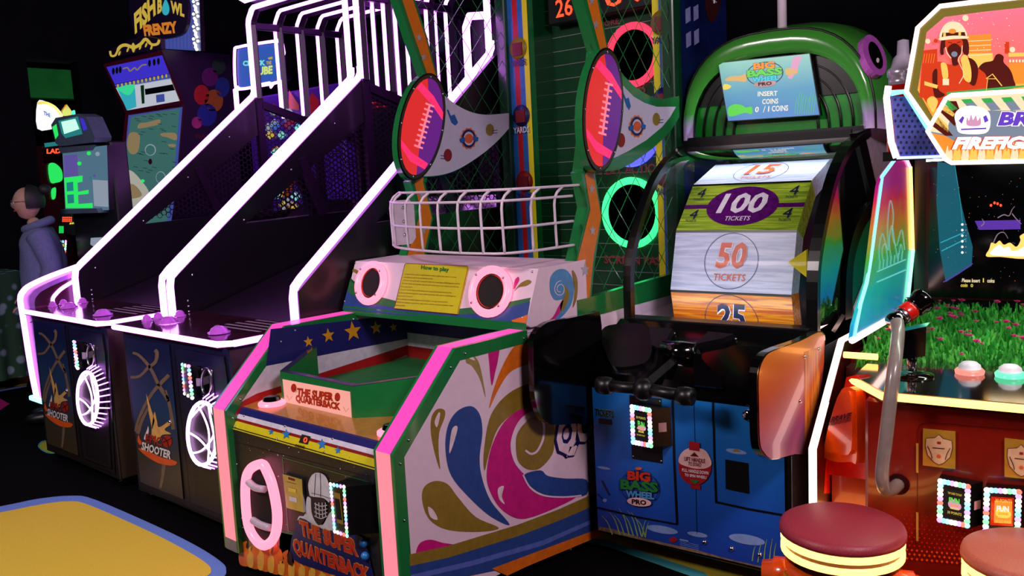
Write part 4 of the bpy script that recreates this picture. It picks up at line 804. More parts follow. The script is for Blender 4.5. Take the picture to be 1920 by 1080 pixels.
    for x in (.012, .862):
        m = MB(); m.poly([V3((x, a, b)) for a, b in H]+[V3((x, 1.02, 1.0))], 'clear_glass'); m.build('side_glass', R)
    m = MB(); m.box((.03, .86, 1.70), (.84, .88, 1.785), 'b_black'); m.tube([V3((.03, .80, 1.70)), V3((.84, .80, 1.70))], .006, 'chrome', 6); m.build('header', R)
    m = MB(); m.box((0, 1.0, .95), (.86, 1.03, 1.79), 'void'); m.build('wheel_bay', R) if 0 else None
    m = MB(); m.box((.01, 1.5, .7), (.86, 1.54, 1.8), 'dark_green'); m.box((.01, .32, .72), (.86, 1.5, .74), 'dark_steel'); m.build('wheel_bay', R)
    S = PX(fr, .872); m = MB(); m.slab(S.pts([(1606, 250), (1620, 244), (1648, 368), (1636, 378)]), (-.03, 0, 0), 'b_black'); m.build('rear_frame_post', R)
    m = MB(); cur = smooth_open([(1646, 368), (1622, 392), (1604, 425), (1592, 470), (1586, 520), (1584, 600)], 4); inn = smooth_open([(1650, 388), (1632, 408), (1616, 436), (1603, 478), (1598, 520), (1597, 596)], 4)
    k = len(cur); A, B = S.pts(cur, 3), S.pts(inn, 3); m.add(A+B, [(i, i+1, k+i+1, k+i) for i in range(k-1)], 'b_black'); mat('b_teal', '1c8a70', .3); m.poly(S.pts(inn+[(1690, 560), (1690, 390)], 0), 'b_teal')
    m.px(S, [(1598, 575), (1620, 520), (1650, 490), (1650, 520), (1622, 560), (1600, 585)], 'white', 4); m.line(S, [(1560, 622), (1580, 590)], 8, 'b_black', 5); m.build('side_print', R)
    m = MB(); m.slab(S.pts([(1620, 235), (1700, 212), (1700, 600), (1640, 600), (1650, 368)], -2), (-.02, 0, 0), 'b_sidewhite'); m.build('rear_side_panel', R)
    # number wheel: 13 flat faces
    WC, WR, xa, xb = (1.08, 1.08), .585, .13, .70; N = 13; a0 = 178.6
    wh = MB(); wh.lathe([(.04, .12), (.04, .71)], 'steel', (0, WC[0], WC[1]), 16, 'x'); wh.lathe([(.45, xa+.01), (.45, xb-.01)], 'dark_steel', (0, WC[0], WC[1]), 26, 'x'); W_ = wh.build('number_wheel', R)
    faces = {0: ('w_white', '50', 'num_orange'), 1: ('w_green', '100', 'num_white'), 2: ('w_white', '15', 'num_orange'), -1: ('w_orange', '25', 'num_navy')}
    pt = lambda ang, r: (WC[0]+r*math.cos(math.radians(ang)), WC[1]+r*math.sin(math.radians(ang)))
    for i in range(N):
        t0, t1 = a0-(i if i < 7 else i-N)*360/N, a0-((i if i < 7 else i-N)+1)*360/N; j = i if i < 7 else i-N
        mt, num, nc = faces.get(j, (('w_white', 'w_orange', 'w_green')[i % 3], str((10, 20, 30)[i % 3]), 'num_navy'))
        p0, p1 = pt(t0, WR), pt(t1, WR); q0, q1 = pt(t0, WR-.09), pt(t1, WR-.09); m = MB(); g = .985
        o = [V3((xa, *p0)), V3((xa, *p1)), V3((xa, *q1)), V3((xa, *q0))]; m.prism(o, [p+V3((xb-xa, 0, 0)) for p in o], mt)
        T = Plane(fr, ((xa+xb)/2, (p0[0]+p1[0])/2, (p0[1]+p1[1])/2), (1, 0, 0), (0, p1[0]-p0[0], p1[1]-p0[1])); h = math.hypot(p1[0]-p0[0], p1[1]-p0[1])
        sg = -1 if T.V.z < 0 and j in (0, 1, 2, -1) else 1
        if T.n.dot(V3((0, (p0[0]+p1[0])/2-WC[0], (p0[1]+p1[1])/2-WC[1]))) < 0: T.n = -T.n
        def A(a, b, k=2): return T.at(a, b*sg, k)
        m.add([A(-.285, h*.46, 1), A(.285, h*.46, 1), A(.285, h*.5, 1), A(-.285, h*.5, 1)], [(0, 1, 2, 3)], 'black')
        def txt(s, x0, y0, w_, hh, mt, k, bold=.0, shear=0, ol=None):
            if ol: vs, fs = glyphs(s, bold+.03, shear); m.add([A(x0+a*w_, y0+b*hh, k) for a, b in vs], fs, ol); k += 1; x0 += w_*.012; w_ *= .976
            vs, fs = glyphs(s, bold, shear); m.add([A(x0+a*w_, y0+b*hh, k) for a, b in vs], fs, mt)
        if num == '100':
            m.add([A(-.285, -.012), A(.285, -.012), A(.285, .012), A(-.285, .012)], [(0, 1, 2, 3)], 'b_purple'); m.poly([A(.17*math.cos(t*PI/16), .115*math.sin(t*PI/16), 3) for t in range(32)], 'b_purple')
            txt('100', -.115, -.045, .23, .12, nc, 5, .03, .15); txt('TICKETS', -.06, -.088, .12, .026, nc, 5, .01, .1)
            for x in (-.235, .21):
                for y in (.06, -.07): txt('4', x-.008, y-.004, .04, .055, 'num_navy', 4, 0, .1); txt('TICKETS', x-.02, y-.022, .055, .014, 'num_navy', 4)
        else:
            R_ = .128; y_ = 0 if num != '15' else .0
            m.add([A(R_*math.cos(t*PI/20), R_*math.sin(t*PI/20), 2) for t in range(40)]+[A(R_*.975*math.cos(t*PI/20), R_*.975*math.sin(t*PI/20), 2) for t in range(40)], [(t, (t+1) % 40, 40+(t+1) % 40, 40+t) for t in range(40)], 'line_navy')
            txt(num, -.075, -.035, .15, .12, nc, 4, .03, .15, 'num_white' if nc != 'num_white' else None); txt('TICKETS', -.075, -.09, .15, .032, 'num_orange' if num in ('50', '15') else nc, 4, .01, .1)
        m.build('wheel_face', W_)
    m = MB(); Pp = PY(fr, .52); m.slab(Pp.pts([(1477, 492), (1512, 468), (1512, 520)]), (0, .02, 0), 'yellow'); m.build('pointer', R)
    m = MB(); m.box((.05, .885, 1.712), (.82, .92, 1.725), 'wheel_led'); m.build('led_bar', R)
    m = MB(); m.box((.05, .365, .955), (.82, .385, .965), 'wheel_led'); m.build('led_bar', R)
    # fish head top: lofted arches
    ct = .43
    def arch(sx, sz, z0, y, n=24, sq=.72):
        out = []
        for i in range(n+1):
            a = PI*i/n; cx_, sy_ = math.cos(a), math.sin(a); out.append(V3((ct+.015-sx*math.copysign(abs(cx_)**sq, cx_), y, z0+sz*abs(sy_)**.85)))
        return out
    secs = [arch(.415, .375, 1.785, .97), arch(.45, .44, 1.785, .93), arch(.47, .485, 1.785, .97), arch(.49, .51, 1.78, 1.05), arch(.51, .55, 1.77, 1.2), arch(.50, .575, 1.76, 1.4), arch(.44, .49, 1.74, 1.7), arch(.28, .31, 1.72, 2.0), arch(.16, .16, 1.70, 2.2)]
    secs = [[V3((max(p.x, -.07+.076*p.y), p.y, p.z)) for p in s] for s in secs]
    m = MB(); n = 25; m.add(sum(secs, []), [(j*n+i, j*n+i+1, (j+1)*n+i+1, (j+1)*n+i) for j in range(len(secs)-1) for i in range(n-1)], 'b_head', True)
    m.tube([p+V3((0, -.002, 0)) for p in secs[2]], .006, 'black', 6); hd = m.build('fish_head', R)
    m = MB(); EP = Plane(fr, (.888, 1.1, 2.095), V3((.2, .98, 0)), V3((-.45, .05, .85))); el = ell(1636, 106, 19, 40, 24, tilt=-20); E = EP.pts(el, 0, .012); m.slab(E, -EP.n*.03, 'eye_pink')
    m.poly(EP.pts(ell(1637, 107, 10.5, 27, 20, tilt=-20), 3, .012), 'b_black'); m.poly(EP.pts(ell(1640, 117, 3, 5, 8), 5, .012), 'white'); m.build('eye', hd)  # small white ellipse is a glint painted on the pupil
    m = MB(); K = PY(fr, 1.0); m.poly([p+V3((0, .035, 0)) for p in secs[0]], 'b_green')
    for f in (.5, .62, .75, .88): m.line(Plane(fr, (0, .998, 0), (1, 0, 0), (0, 0, 1)), [(0, 0)], 1, 'black') if 0 else m.tube([V3((ct+.015+(p.x-ct-.015)*f, .999, 1.785+(p.z-1.785)*(f*.9+.1))) for p in secs[0]], .006, 'b_black', 6)
    m.poly([V3((ct+.015+(p.x-ct-.015)*1.0, .996, max(1.9, p.z))) for p in secs[0] if p.z > 1.93], 'b_black'); m.box((.02, .94, 1.755), (.87, 1.02, 1.80), 'b_black'); m.build('face_panel', hd)  # black over the upper face paints in shade; light comes from below
    SP = Plane(fr, (.43, .955, 2.0), (1, 0, 0), (0, .0, 1)); c6 = cv(1260, 0, 3.273); m = MB(); q = c6([(285, 388), (843, 330), (905, 704), (345, 742)]); m.slab(SP.pts(c6([(280, 383), (847, 325), (911, 708), (340, 748)]), -1), (0, .03, 0), 'black'); m.poly(SP.pts(q, 1), 'scr_water')
    logo(m, SP, c6([(458, 540), (690, 520), (452, 385)]), ('s_orange', 's_green', 's_cyan'), 3)
    m.blob(SP, c6([(325, 490), (360, 470), (420, 465), (452, 455), (455, 500), (400, 498), (345, 498)]), 's_fish', 3, 4); m.blob(SP, c6([(695, 430), (720, 418), (760, 430), (772, 422), (770, 450), (745, 455), (705, 462)]), 's_fish', 3, 3); m.blob(SP, c6([(315, 525), (330, 515), (365, 528), (350, 545), (318, 550)]), 's_yellow', 3, 3)
    m.blob(SP, c6([(345, 665), (380, 640), (430, 645), (455, 660), (490, 655), (492, 700), (450, 692), (390, 710), (350, 712)]), 's_green', 3, 3)
    for x in range(755, 880, 14): m.line(SP, c6([(x, 700), (x+6, 660-(x % 3)*15), (x+16, 600-(x % 5)*8)]), .8, 's_green', 2, 3)
    m.px(SP, c6([(745, 350), (800, 343), (765, 440), (735, 485), (710, 480)]), 's_pink', 2)
    for t, a_, b_, c_ in (('INSERT', (528, 592), (652, 588), (526, 562)), ('COINS', (556, 640), (655, 636), (555, 608)), ('0', (512, 690), (535, 688), (512, 656)), ('/', (560, 690), (575, 688), (562, 652)), ('1', (590, 685), (600, 685), (590, 652)), ('COINS', (615, 685), (716, 680), (613, 650))): m.text(SP, t, c6([a_])[0], c6([b_])[0], c6([c_])[0], 's_white', 5, .02, .1)
    m.build('screen', hd)
    m = MB(); m.tube([V3((ct+.0, 1.15, 2.25)), V3((ct, 1.15, 2.75))], .022, 'white_paint', 12); m.lathe([(.05, 0), (.045, .02), (.022, .03)], 'white_paint', (ct, 1.15, 2.265), 14); m.build('top_rod', hd)
    return R
build_bass(BF)
# ================================================================ FIRE-HOSE MACHINE
glow('plant_led', (.85, 1, .85), 15)
GF = Frame((-1.0, 2.87, 0), 8)
mat('f_red', '7a1408', .3, coat=.4, var=.1); mat('f_orange', 'ff5a10', .25, coat=.6); mat('f_red2', 'd01808', .3, coat=.4); mat('f_black', '140806', .12, coat=.8)
glow('strip_orange', (1, .42, .1), 4.5); glow('strip_white', (1, .62, .55), 3.2); glow('strip_pink', (1, .25, .45), 3); glow('strip_cyan', (.25, .85, .95), 1.6); glow('strip_green', (.3, 1, .6), 2.2); glow('strip_blue', (.35, .45, 1), 2.5)
mat('f_dots', '5560b8', .35, .3); mat('brass', 'e0b040', .25, .6, emit=.05, ecol='e0a030'); mat('brass_light', 'f0cfa0', .3, .3); mat('hose', '8a8078', .3, coat=.4)
gradient('rainbow', 2, [(0, '3a40e0'), (.2, '1c7ad0'), (.45, '28b8b0'), (.62, '50b040'), (.78, 'd08030'), (.92, 'e02a50'), (1, 'c02090')], .15, emit=.38, lo=.9, hi=1.6, noise=.15)
gradient('sign_art', 2, [(0, (.9, .12, .01)), (.5, (1, .34, .04)), (.62, (.8, .12, .08)), (1, (.66, .13, .2))], .3, emit=.8, lo=1.62, hi=2.1, noise=.1)
for n_, c_, s_ in (('g_dark', (.12, .01, .005), .7), ('g_red', (.75, .05, .01), .9), ('g_cream', (1, .8, .5), .95), ('g_yellow', (1, .62, .12), .95), ('g_orange', (1, .28, .03), 1), ('g_white', (1, .93, .9), 1.6), ('g_purple', (.16, .06, .6), .9), ('g_olive', (.28, .22, .03), .6), ('g_green', (.05, .5, .1), .8), ('g_grey', (.25, .3, .4), .8),
                     ('fire_glow', (1, .5, .12), 1.6), ('fire_core', (1, .85, .55), 2.2), ('scr_purple', (.2, .06, .7), .5), ('scr_teal', (.01, .16, .24), .6), ('scr_teal2', (.05, .6, .75), .6), ('scr_smoke', (.5, .32, .45), .5), ('etch', (.3, .95, .95), .55)): glow(n_, c_, s_)
mat('scr_dark', '0c0a10', .12, coat=.6); mat('grass_a', '2a9a30', .6, var=.4); mat('grass_b', '58c048', .6, var=.3); mat('flower_pink', 'f03a98', .5); mat('f_maroon', '40060c', .3)
glow('btn_red', (1, .25, .2), 1.3); glow('btn_green', (.15, 1, .5), 1.3)
def build_fire(fr):
    R = thing('fire_hose_machine', 'red firefighting arcade machine with bright framed sign, hose nozzle and grass bed', 'arcade machine', fr)
    c6 = cv(1440, 620, 2.348); c4 = cv(1660, 0, 3.377); cs = cv(1680, 280, 2.571); cr = cv(1440, 220, 2.571)
    XP = -.2; S = PX(fr, XP)
    # left side panel: lower solid part with bright edge
    m = MB(); o = [(.04, .02), (.04, .66), (.21, .785), (.45, .962), (1.67, .90), (1.67, .02)]; m.slab([V3((XP, a, b)) for a, b in o], (-.03, 0, 0), 'f_maroon')
    m.px(S, [(1544, 925), (1550, 842), (1572, 760), (1600, 660), (1640, 636), (1622, 700), (1600, 800), (1590, 925)], 'f_red2', 1); sp = m.build('side_panel', R)
    m = MB(); m.tube([V3((XP-.012, a-.012, b)) for a, b in o[:3]], .014, 'strip_white', 8); m.build('light_strip', sp)
    m = MB(); m.tube([V3((XP-.012, a-.012, b+.004)) for a, b in o[2:5]], .013, 'strip_white', 8); m.build('light_strip', sp)
    AP = PX(fr, -.1); m = MB(); q = cr([(544, 286), (612, 196), (660, 200), (678, 240), (690, 640), (660, 920), (400, 1075), (410, 1000), (440, 900), (470, 800), (500, 560), (530, 330)])
    m.slab(AP.pts(q, 3), (-.012, 0, 0), 'rainbow')
    for sft, base in (((0, 0), 1),):   # etched flames
        for a in ([(535, 700), (530, 640), (545, 560), (560, 600), (575, 640), (572, 520), (585, 400), (600, 470), (595, 560), (615, 620), (640, 540), (655, 640)], [(550, 690), (545, 640), (560, 610), (572, 680)], [(590, 680), (580, 600), (592, 520), (606, 600), (620, 680)], [(628, 660), (636, 610), (646, 650)]): m.line(AP, cr(a), .9, 'etch', 5, 4)
        for a in ([(520, 745), (660, 685)], [(520, 795), (660, 735)]): m.line(AP, cr(a), 2, 'etch', 5)
        for k in range(7): m.line(AP, cr([(532+k*18, 735-k*8), (536+k*18, 695-k*8)]), 1.1, 'etch', 5)
    ap = m.build('acrylic_panel', R)
    for l, mt, r in (([(400, 1075), (660, 925)], 'strip_white', .012), ([(660, 925), (690, 640)], 'strip_green', .012), ([(690, 640), (678, 240)], 'strip_orange', .011), ([(678, 240), (660, 200), (612, 196)], 'strip_pink', .009), ([(612, 196), (544, 286), (520, 460), (490, 680), (470, 800), (440, 900), (405, 1075)], 'strip_cyan', .007)):
        m = MB(); m.tube(AP.pts(cr(l), 4), r, mt, 8); m.build('light_strip', ap)
    # orange moulded hydrant on the wing between panel and cabinet
    W = Plane(fr, (-.03, .05, .6), (-.16, .12, 0), (0, .06, 1)); m = MB()
    m.slab(W.pts(c6([(345, 205), (385, 195), (430, 250), (428, 655), (255, 632), (262, 560), (300, 400)]), 0), -W.n*.06, 'f_red2')
    m.slab(W.pts(smooth_closed(c6([(352, 270), (380, 245), (412, 255), (426, 290), (426, 560), (400, 572), (330, 572), (270, 545), (282, 500), (318, 380)]), 4), 0, .035), -W.n*.035, 'f_orange')
    m.slab(W.pts(smooth_closed(c6([(356, 290), (390, 268), (415, 285), (418, 520), (350, 530), (300, 500)]), 4), 0, .05), -W.n*.02, 'f_orange')
    m.text(W, 'BRAVE', c6([(328, 400)])[0], c6([(424, 378)])[0], c6([(334, 375)])[0], 'f_maroon', 62, .04, .3); m.text(W, 'FIREFIGHTERS', c6([(322, 415)])[0], c6([(424, 392)])[0], c6([(324, 402)])[0], 'f_maroon', 62, .03, .3)
    m.build('hydrant_moulding', R)
    m = MB(); m.box((-.19, .2, .02), (-.03, .3, .62), 'f_red'); m.box((-.19, .06, .40), (-.035, .2, .405), 'strip_orange'); m.build('lower_wing', R)
    # cabinet and its front
    F = PY(fr, 0); m = MB(); m.bbox((-.035, .004, .02), (1.3, 1.0, .865), 'f_red', .01); m.line(F, c6([(1127, 438), (700, 402), (668, 415), (658, 450), (655, 940)]), 1.2, 'f_maroon', 1)
    for i in range(24):
        for j in range(13):
            x, y = 590+i*22+(j % 2)*11, 1000-j*19+i*2; r = 6.5-j*.42
            if r > 1.2 and x < 1100: m.px(F, c6([(x-r, y), (x, y-r), (x+r, y), (x, y+r)]), 'f_orange' if j < 3 else 'f_red2', 1)
    cb = m.build('cabinet', R)
    for y0, y1 in ((495, 625), (798, 925)):
        m = MB(); m.slab(F.pts(c6([(653, y0), (663, y0+2), (663, y1), (653, y1-2)]), 5), (0, .005, 0), 'brass'); m.build('hinge', cb)
    for q, lo in ((c6([(684, 430), (826, 443), (826, 607), (683, 590)]), 0), (c6([(1042, 472), (1190, 488), (1190, 655), (1042, 640)]), 1)):
        m = MB(); m.slab(F.pts(q, 8), (0, .007, 0), 'brass'); A, B, D = V3((*q[0], 0)), V3((*q[1], 0)), V3((*q[3], 0)); f = lambda a, b: tuple((A+(B-A)*a+(D-A)*b)[:2])
        sh = [f(.5, .1), f(.62, .2), f(.9, .24), f(.92, .45), f(.85, .7), f(.65, .88), f(.5, .94), f(.35, .88), f(.15, .7), f(.08, .45), f(.1, .24), f(.38, .2)]
        m.poly(F.pts(sh, 10), 'brass_light'); m.line(F, sh, 1.1, 'f_maroon', 11, closed=True); m.line(F, [f(.3, .48), f(.68, .48)], 1.4, 'f_maroon', 12); m.line(F, [f(.15, .45), f(.25, .62), f(.3, .78)], 1.3, 'f_maroon', 12, 3); m.line(F, [f(.85, .45), f(.75, .62), f(.7, .78)], 1.3, 'f_maroon', 12, 3)
        m.poly(F.pts([f(.45, .3), f(.56, .3), f(.56, .36), f(.45, .36)], 12), 'bobber_red'); m.poly(F.pts([f(.5+(.09 if k % 2 else .04)*math.cos(k*PI/8), .7+(.07 if k % 2 else .03)*math.sin(k*PI/8)) for k in range(16)], 12), 'logo_orange'); screws(m, F, [f(.1, .1), f(.9, .1), f(.1, .92), f(.9, .92)], .006, 'brass'); m.build('token_slot', cb)
    P = PY(fr, -.05)
    for q, st in ((c6([(752, 652), (890, 680), (886, 872), (748, 838)]), 0), (c6([(955, 692), (1116, 702), (1114, 885), (948, 888)]), 1)):
        m = MB(); fq = P.pts(q); bk = [p+V3((0, .05, 0)) for p in fq]; bk[1].x += .03; bk[2].x += .03; m.prism(fq, bk, 'black'); A, B, D = V3((*q[0], 0)), V3((*q[1], 0)), V3((*q[3], 0)); f = lambda a, b: tuple((A+(B-A)*a+(D-A)*b)[:2])
        m.poly(P.pts([f(.18, .18), f(.8, .18), f(.8, .82), f(.18, .82)], 2), 'void' if not st else 'f_red2')
        if st: m.poly(P.pts([f(.28, .26), f(.76, .26), f(.76, .76), f(.28, .76)], 3), 'g_orange')
        t1, t2 = ('TAP CARD TO PLAY', '30 POINTS') if not st else ('30 POINTS', 'TAP CARD TO PLAY')
        m.text(P, t1, f(.3, .3), f(.75, .3), f(.3, .25 if not st else .22), 's_yellow', 4); m.blob(P, [f(.32, .5), f(.45, .4), f(.72, .5), f(.7, .62), f(.5, .64), f(.35, .6)], 's_pink' if not st else 's_yellow', 4, 3); m.text(P, 'FUN', f(.34, .5), f(.68, .5), f(.34, .37), 's_green' if not st else 's_white', 5, .05); m.text(P, 'ZONE', f(.38, .57), f(.66, .57), f(.38, .52), 's_orange', 5, .04); m.text(P, 'ARCADE', f(.38, .64), f(.66, .64), f(.38, .59), 's_yellow', 5, .04); m.text(P, t2, f(.3, .76), f(.75, .76), f(.3, .70), 's_yellow', 4)
        led_border(m, P, [f(.06, .04), f(.93, .04), f(.93, .96), f(.06, .96)], (7, 9), .009)
        a, b, a2, b2 = fq[1].lerp(bk[1], .3), fq[2].lerp(bk[2], .3), fq[1].lerp(bk[1], .8), fq[2].lerp(bk[2], .8); n = V3((.002, 0, 0)); m.add([a.lerp(b, .4)+n, a2.lerp(b2, .4)+n, a2.lerp(b2, .6)+n, a.lerp(b, .6)+n], [(0, 1, 2, 3)], 'bobber_white'); m.build('card_reader', cb)
    # console with bright edge
    m = MB(); o = [(-.10, .14), (.03, -.04), (1.34, -.04), (1.34, .5), (-.10, .5)]; m.prism([V3((a, b, .868)) for a, b in o], [V3((a, b, .905)) for a, b in o], 'f_black'); m.box((-.19, .42, .80), (1.34, .5, .87), 'f_maroon'); cn = m.build('console', R)
    m = MB(); m.tube([V3((a, b, .89)) for a, b in ((-.105, .14), (.027, -.046), (1.34, -.046))], .013, 'strip_orange', 8); m.build('light_strip', cn)
    m = MB(); m.tube([V3((-.19, .385, .925)), V3((-.07, .385, .925))], .012, 'strip_orange', 8); m.build('light_strip', cn)
    for (u, v), mt in (((1818, 692), 'btn_red'), ((1894, 698), 'btn_green')):
        p = PZ(fr, .906).p(u, v+8); m = MB(); m.lathe([(.045, 0), (.047, .01), (.04, .018)], mt, (p.x, p.y, .906), 20); m.lathe([(.036, .018), (.034, .03), (.022, .04), (.001, .044)], 'white', (p.x, p.y, .906), 18); m.build('button', cn)
    # screen
    SC_ = PY(fr, 1.24); m = MB(); m.box((-.09, 1.26, .88), (1.3, 1.32, 1.64), 'black'); m.box((-.04, 1.248, 1.02), (1.21, 1.26, 1.61), 'f_maroon'); m.box((-.028, 1.245, 1.03), (1.2, 1.26, 1.6), 'scr_dark')
    m.px(SC_, cs([(200, 60), (285, 70), (300, 200), (330, 330), (370, 470), (365, 560), (240, 640), (210, 480), (195, 250)]), 'scr_teal', 1)  # teal glow shapes paint the flame panel's reflection onto the screen
    for a in ([(215, 450), (330, 400)], [(220, 490), (340, 430)], [(228, 640), (300, 600), (370, 550)]): m.line(SC_, cs(a), 2, 'scr_teal2' if a[0][1] < 600 else 'scr_purple', 2)
    m.line(SC_, cs([(283, 70), (300, 180), (312, 260), (320, 350)]), .8, 'scr_teal2', 2); m.px(SC_, cs([(380, 345), (600, 340), (600, 385), (400, 388)]), 'scr_purple', 2)
    for k in range(6): m.blob(SC_, cs(ell(320, 362+k*27, 6, 6, 8)), 'g_white', 3, 1); m.blob(SC_, cs(ell(337, 362+k*27, 4, 4, 8)), 'scr_smoke', 3, 1)
    for x, y in ((458, 270), (475, 258), (490, 262), (505, 270)): m.blob(SC_, cs(ell(x, y, 6, 7, 8)), 'led_red', 3, 1)
    m.blob(SC_, cs([(435, 515), (450, 480), (460, 450), (480, 455), (500, 440), (520, 460), (550, 450), (580, 470), (600, 440), (600, 415), (660, 400), (660, 520), (500, 518)]), 'fire_glow', 3, 4)
    m.blob(SC_, cs([(455, 505), (470, 480), (500, 460), (520, 475), (545, 470), (560, 490), (600, 480), (650, 450), (650, 510), (520, 512)]), 'fire_core', 4, 4)
    for a in ([(490, 330), (520, 315), (545, 320), (560, 290), (572, 275)], [(560, 310), (580, 335), (605, 360)], [(410, 370), (425, 355), (415, 335)], [(470, 450), (490, 410), (520, 400), (540, 430)]): m.line(SC_, cs(a), [2, 1.6, 1], 'scr_smoke', 3, 4)
    for _ in range(60): u, v = random.uniform(175, 600), random.uniform(120, 650); m.px(SC_, cs([(u-1.5, v), (u, v-2), (u+1.5, v), (u, v+2)]), ('g_orange', 'scr_smoke', 'scr_teal2')[_ % 3], 3)
    m.text(SC_, 'Please Insert', cs([(318, 640)])[0], cs([(405, 642)])[0], cs([(319, 622)])[0], 'g_cream', 3, .02); m.text(SC_, '1', cs([(419, 641)])[0], cs([(424, 641)])[0], cs([(419, 621)])[0], 's_yellow', 3, .02); m.text(SC_, 'coins', cs([(440, 642)])[0], cs([(475, 643)])[0], cs([(440, 624)])[0], 'g_cream', 3, .02); m.text(SC_, 'coin', cs([(312, 663)])[0], cs([(345, 664)])[0], cs([(312, 646)])[0], 's_yellow', 3, .02, .2); m.text(SC_, '0', cs([(360, 664)])[0], cs([(372, 665)])[0], cs([(360, 648)])[0], 's_yellow', 3, .02)
    m.build('screen', R)
    m = MB(); m.box((-.09, 1.0, .88), (1.3, 1.26, .92), 'black'); m.box((-.03, .9, .04), (1.3, 1.26, .88), 'black'); m.build('screen_ledge', R)
    # planted bed in front of the screen
    m = MB(); zf = lambda y: .89+.12*(y-.45)/.6; m.add([(-.16, .44, .87), (1.3, .44, .87), (1.3, 1.05, 1.0), (-.16, 1.05, 1.0)], [(0, 1, 2, 3)], 'grass_a')
    for _ in range(5200):
        x, y = random.uniform(-.16, 1.1), random.uniform(.42, 1.06); z = zf(y)-.02; h = random.uniform(.02, .055); a = random.uniform(0, 2*PI); w_ = .006; lx, ly = random.uniform(-.015, .015), random.uniform(-.02, .01)
        m.add([(x-w_*math.cos(a), y-w_*math.sin(a), z), (x+w_*math.cos(a), y+w_*math.sin(a), z), (x+w_*math.cos(a)*.8+lx, y+w_*math.sin(a)*.8+ly, z+h), (x-w_*math.cos(a)*.4+lx*1.3, y-w_*math.sin(a)*.4+ly, z+h*1.1)], [(0, 1, 2, 3)], ('grass_a', 'grass_b')[_ % 2])
    gb = m.build('grass_bed', R); gb['kind'] = 'stuff'
    m = MB()
    for k in range(9): a = k*2*PI/9; m.add([(0, 0, 0), (.018*math.cos(a), .018*math.sin(a), .008+(k % 3)*.004), (.012*math.cos(a+.5), .012*math.sin(a+.5), .012), (0, 0, .012)], [(0, 1, 2, 3)], 'flower_pink')
    m.tube([V3((0, 0, -.04)), V3((0, 0, .004))], .0015, 'grass_a', 4); fl = m.build('flower', R); first = True
    for _ in range(84):
        x, y = random.uniform(-.12, .75), random.uniform(.46, 1.04); o = fl if first else fl.copy()
        if not first: COL.objects.link(o); o.parent = R
        first = False; o.location = (x, y, zf(y)+.042); s_ = random.uniform(.45, .9); o.scale = (s_, s_, s_)
    # sign
    sy = -.02; M_ = PY(fr, sy); m = MB()
    oh = c4([(137, 580), (208, 178), (350, 42), (620, 10), (900, -20), (1250, -40), (1250, 720), (280, 790)]); ih = c4([(205, 570), (262, 205), (375, 108), (620, 75), (900, 45), (1250, 30), (1250, 700), (300, 740)])
    m.slab(M_.pts(oh), (0, .06, 0), 'g_olive', 'f_maroon'); m.poly(M_.pts(ih, 2), 'sign_art')
    # buildings and glow behind
    for q, mt in (([(240, 320), (330, 310), (330, 620), (215, 620)], 'g_red'), ([(520, 225), (670, 215), (672, 330), (525, 340)], 'g_orange'), ([(525, 340), (680, 335), (690, 560), (560, 560)], 'g_yellow'), ([(755, 265), (785, 265), (785, 340), (757, 340)], 'g_red'), ([(780, 335), (1250, 330), (1250, 350), (780, 360)], 'g_yellow'), ([(780, 400), (1250, 390), (1250, 520), (800, 530)], 'g_orange')): m.px(M_, c4(q), mt, 3)
    for k in range(4): m.line(M_, c4([(525, 262+k*30), (670, 255+k*30)]), 1.2, 'g_cream', 4)
    for k in range(5): m.line(M_, c4([(250+k*16, 340), (240+k*16, 400)]), 1, 'g_orange', 4); m.px(M_, c4([(785+k*20, 378), (797+k*20, 378), (797+k*20, 395), (785+k*20, 395)]), 'g_cream', 4)
    for _ in range(70): u, v = random.uniform(400, 1000), random.uniform(70, 330); r = random.choice((1.5, 2.5, 4)); m.px(M_, c4([(u-r, v), (u, v-r), (u+r, v), (u, v+r)]), 'g_cream', 4)
    for x, y, r in ((508, 115, 20), (805, 315, 18), (270, 262, 16)): m.blob(M_, c4(ell(x, y, r, r, 12)), 'g_cream', 4, 1)
    # far figure
    m.blob(M_, c4([(590, 560), (585, 450), (620, 400), (680, 385), (700, 350), (725, 342), (750, 360), (750, 395), (790, 440), (812, 500), (808, 560)]), 'g_dark', 5, 4)
    # firefighter picture
    m.blob(M_, c4([(235, 600), (240, 500), (280, 430), (340, 390), (420, 410), (520, 380), (600, 440), (640, 480), (640, 560), (560, 600), (430, 640), (380, 650), (300, 700), (270, 660)]), 'g_red', 6, 4)
    m.blob(M_, c4([(300, 470), (330, 440), (335, 560), (380, 600), (340, 620), (310, 600)]), 'g_dark', 7, 4); m.blob(M_, c4([(510, 370), (560, 380), (590, 440), (570, 540), (530, 520), (520, 440)]), 'g_dark', 7, 4)
    m.blob(M_, c4([(480, 370), (515, 350), (545, 440), (540, 520), (500, 500), (490, 430)]), 'g_yellow', 8, 4); m.blob(M_, c4([(355, 400), (390, 410), (400, 490), (370, 500), (358, 450)]), 'g_yellow', 8, 4)
    m.px(M_, c4([(250, 515), (335, 540), (330, 562), (250, 540)]), 'g_yellow', 8); m.px(M_, c4([(365, 500), (405, 500), (405, 540), (365, 540)]), 'g_cream', 8); m.blob(M_, c4([(265, 640), (300, 610), (335, 640), (320, 690), (300, 710)]), 'g_yellow', 8, 4)
    m.px(M_, c4([(390, 585), (880, 540), (880, 552), (390, 600)]), 'g_green', 9)
    m.blob(M_, c4([(350, 340), (355, 260), (380, 250), (500, 245), (528, 270), (530, 340), (505, 350), (470, 300), (380, 300), (372, 345)]), 'g_dark', 8, 4)
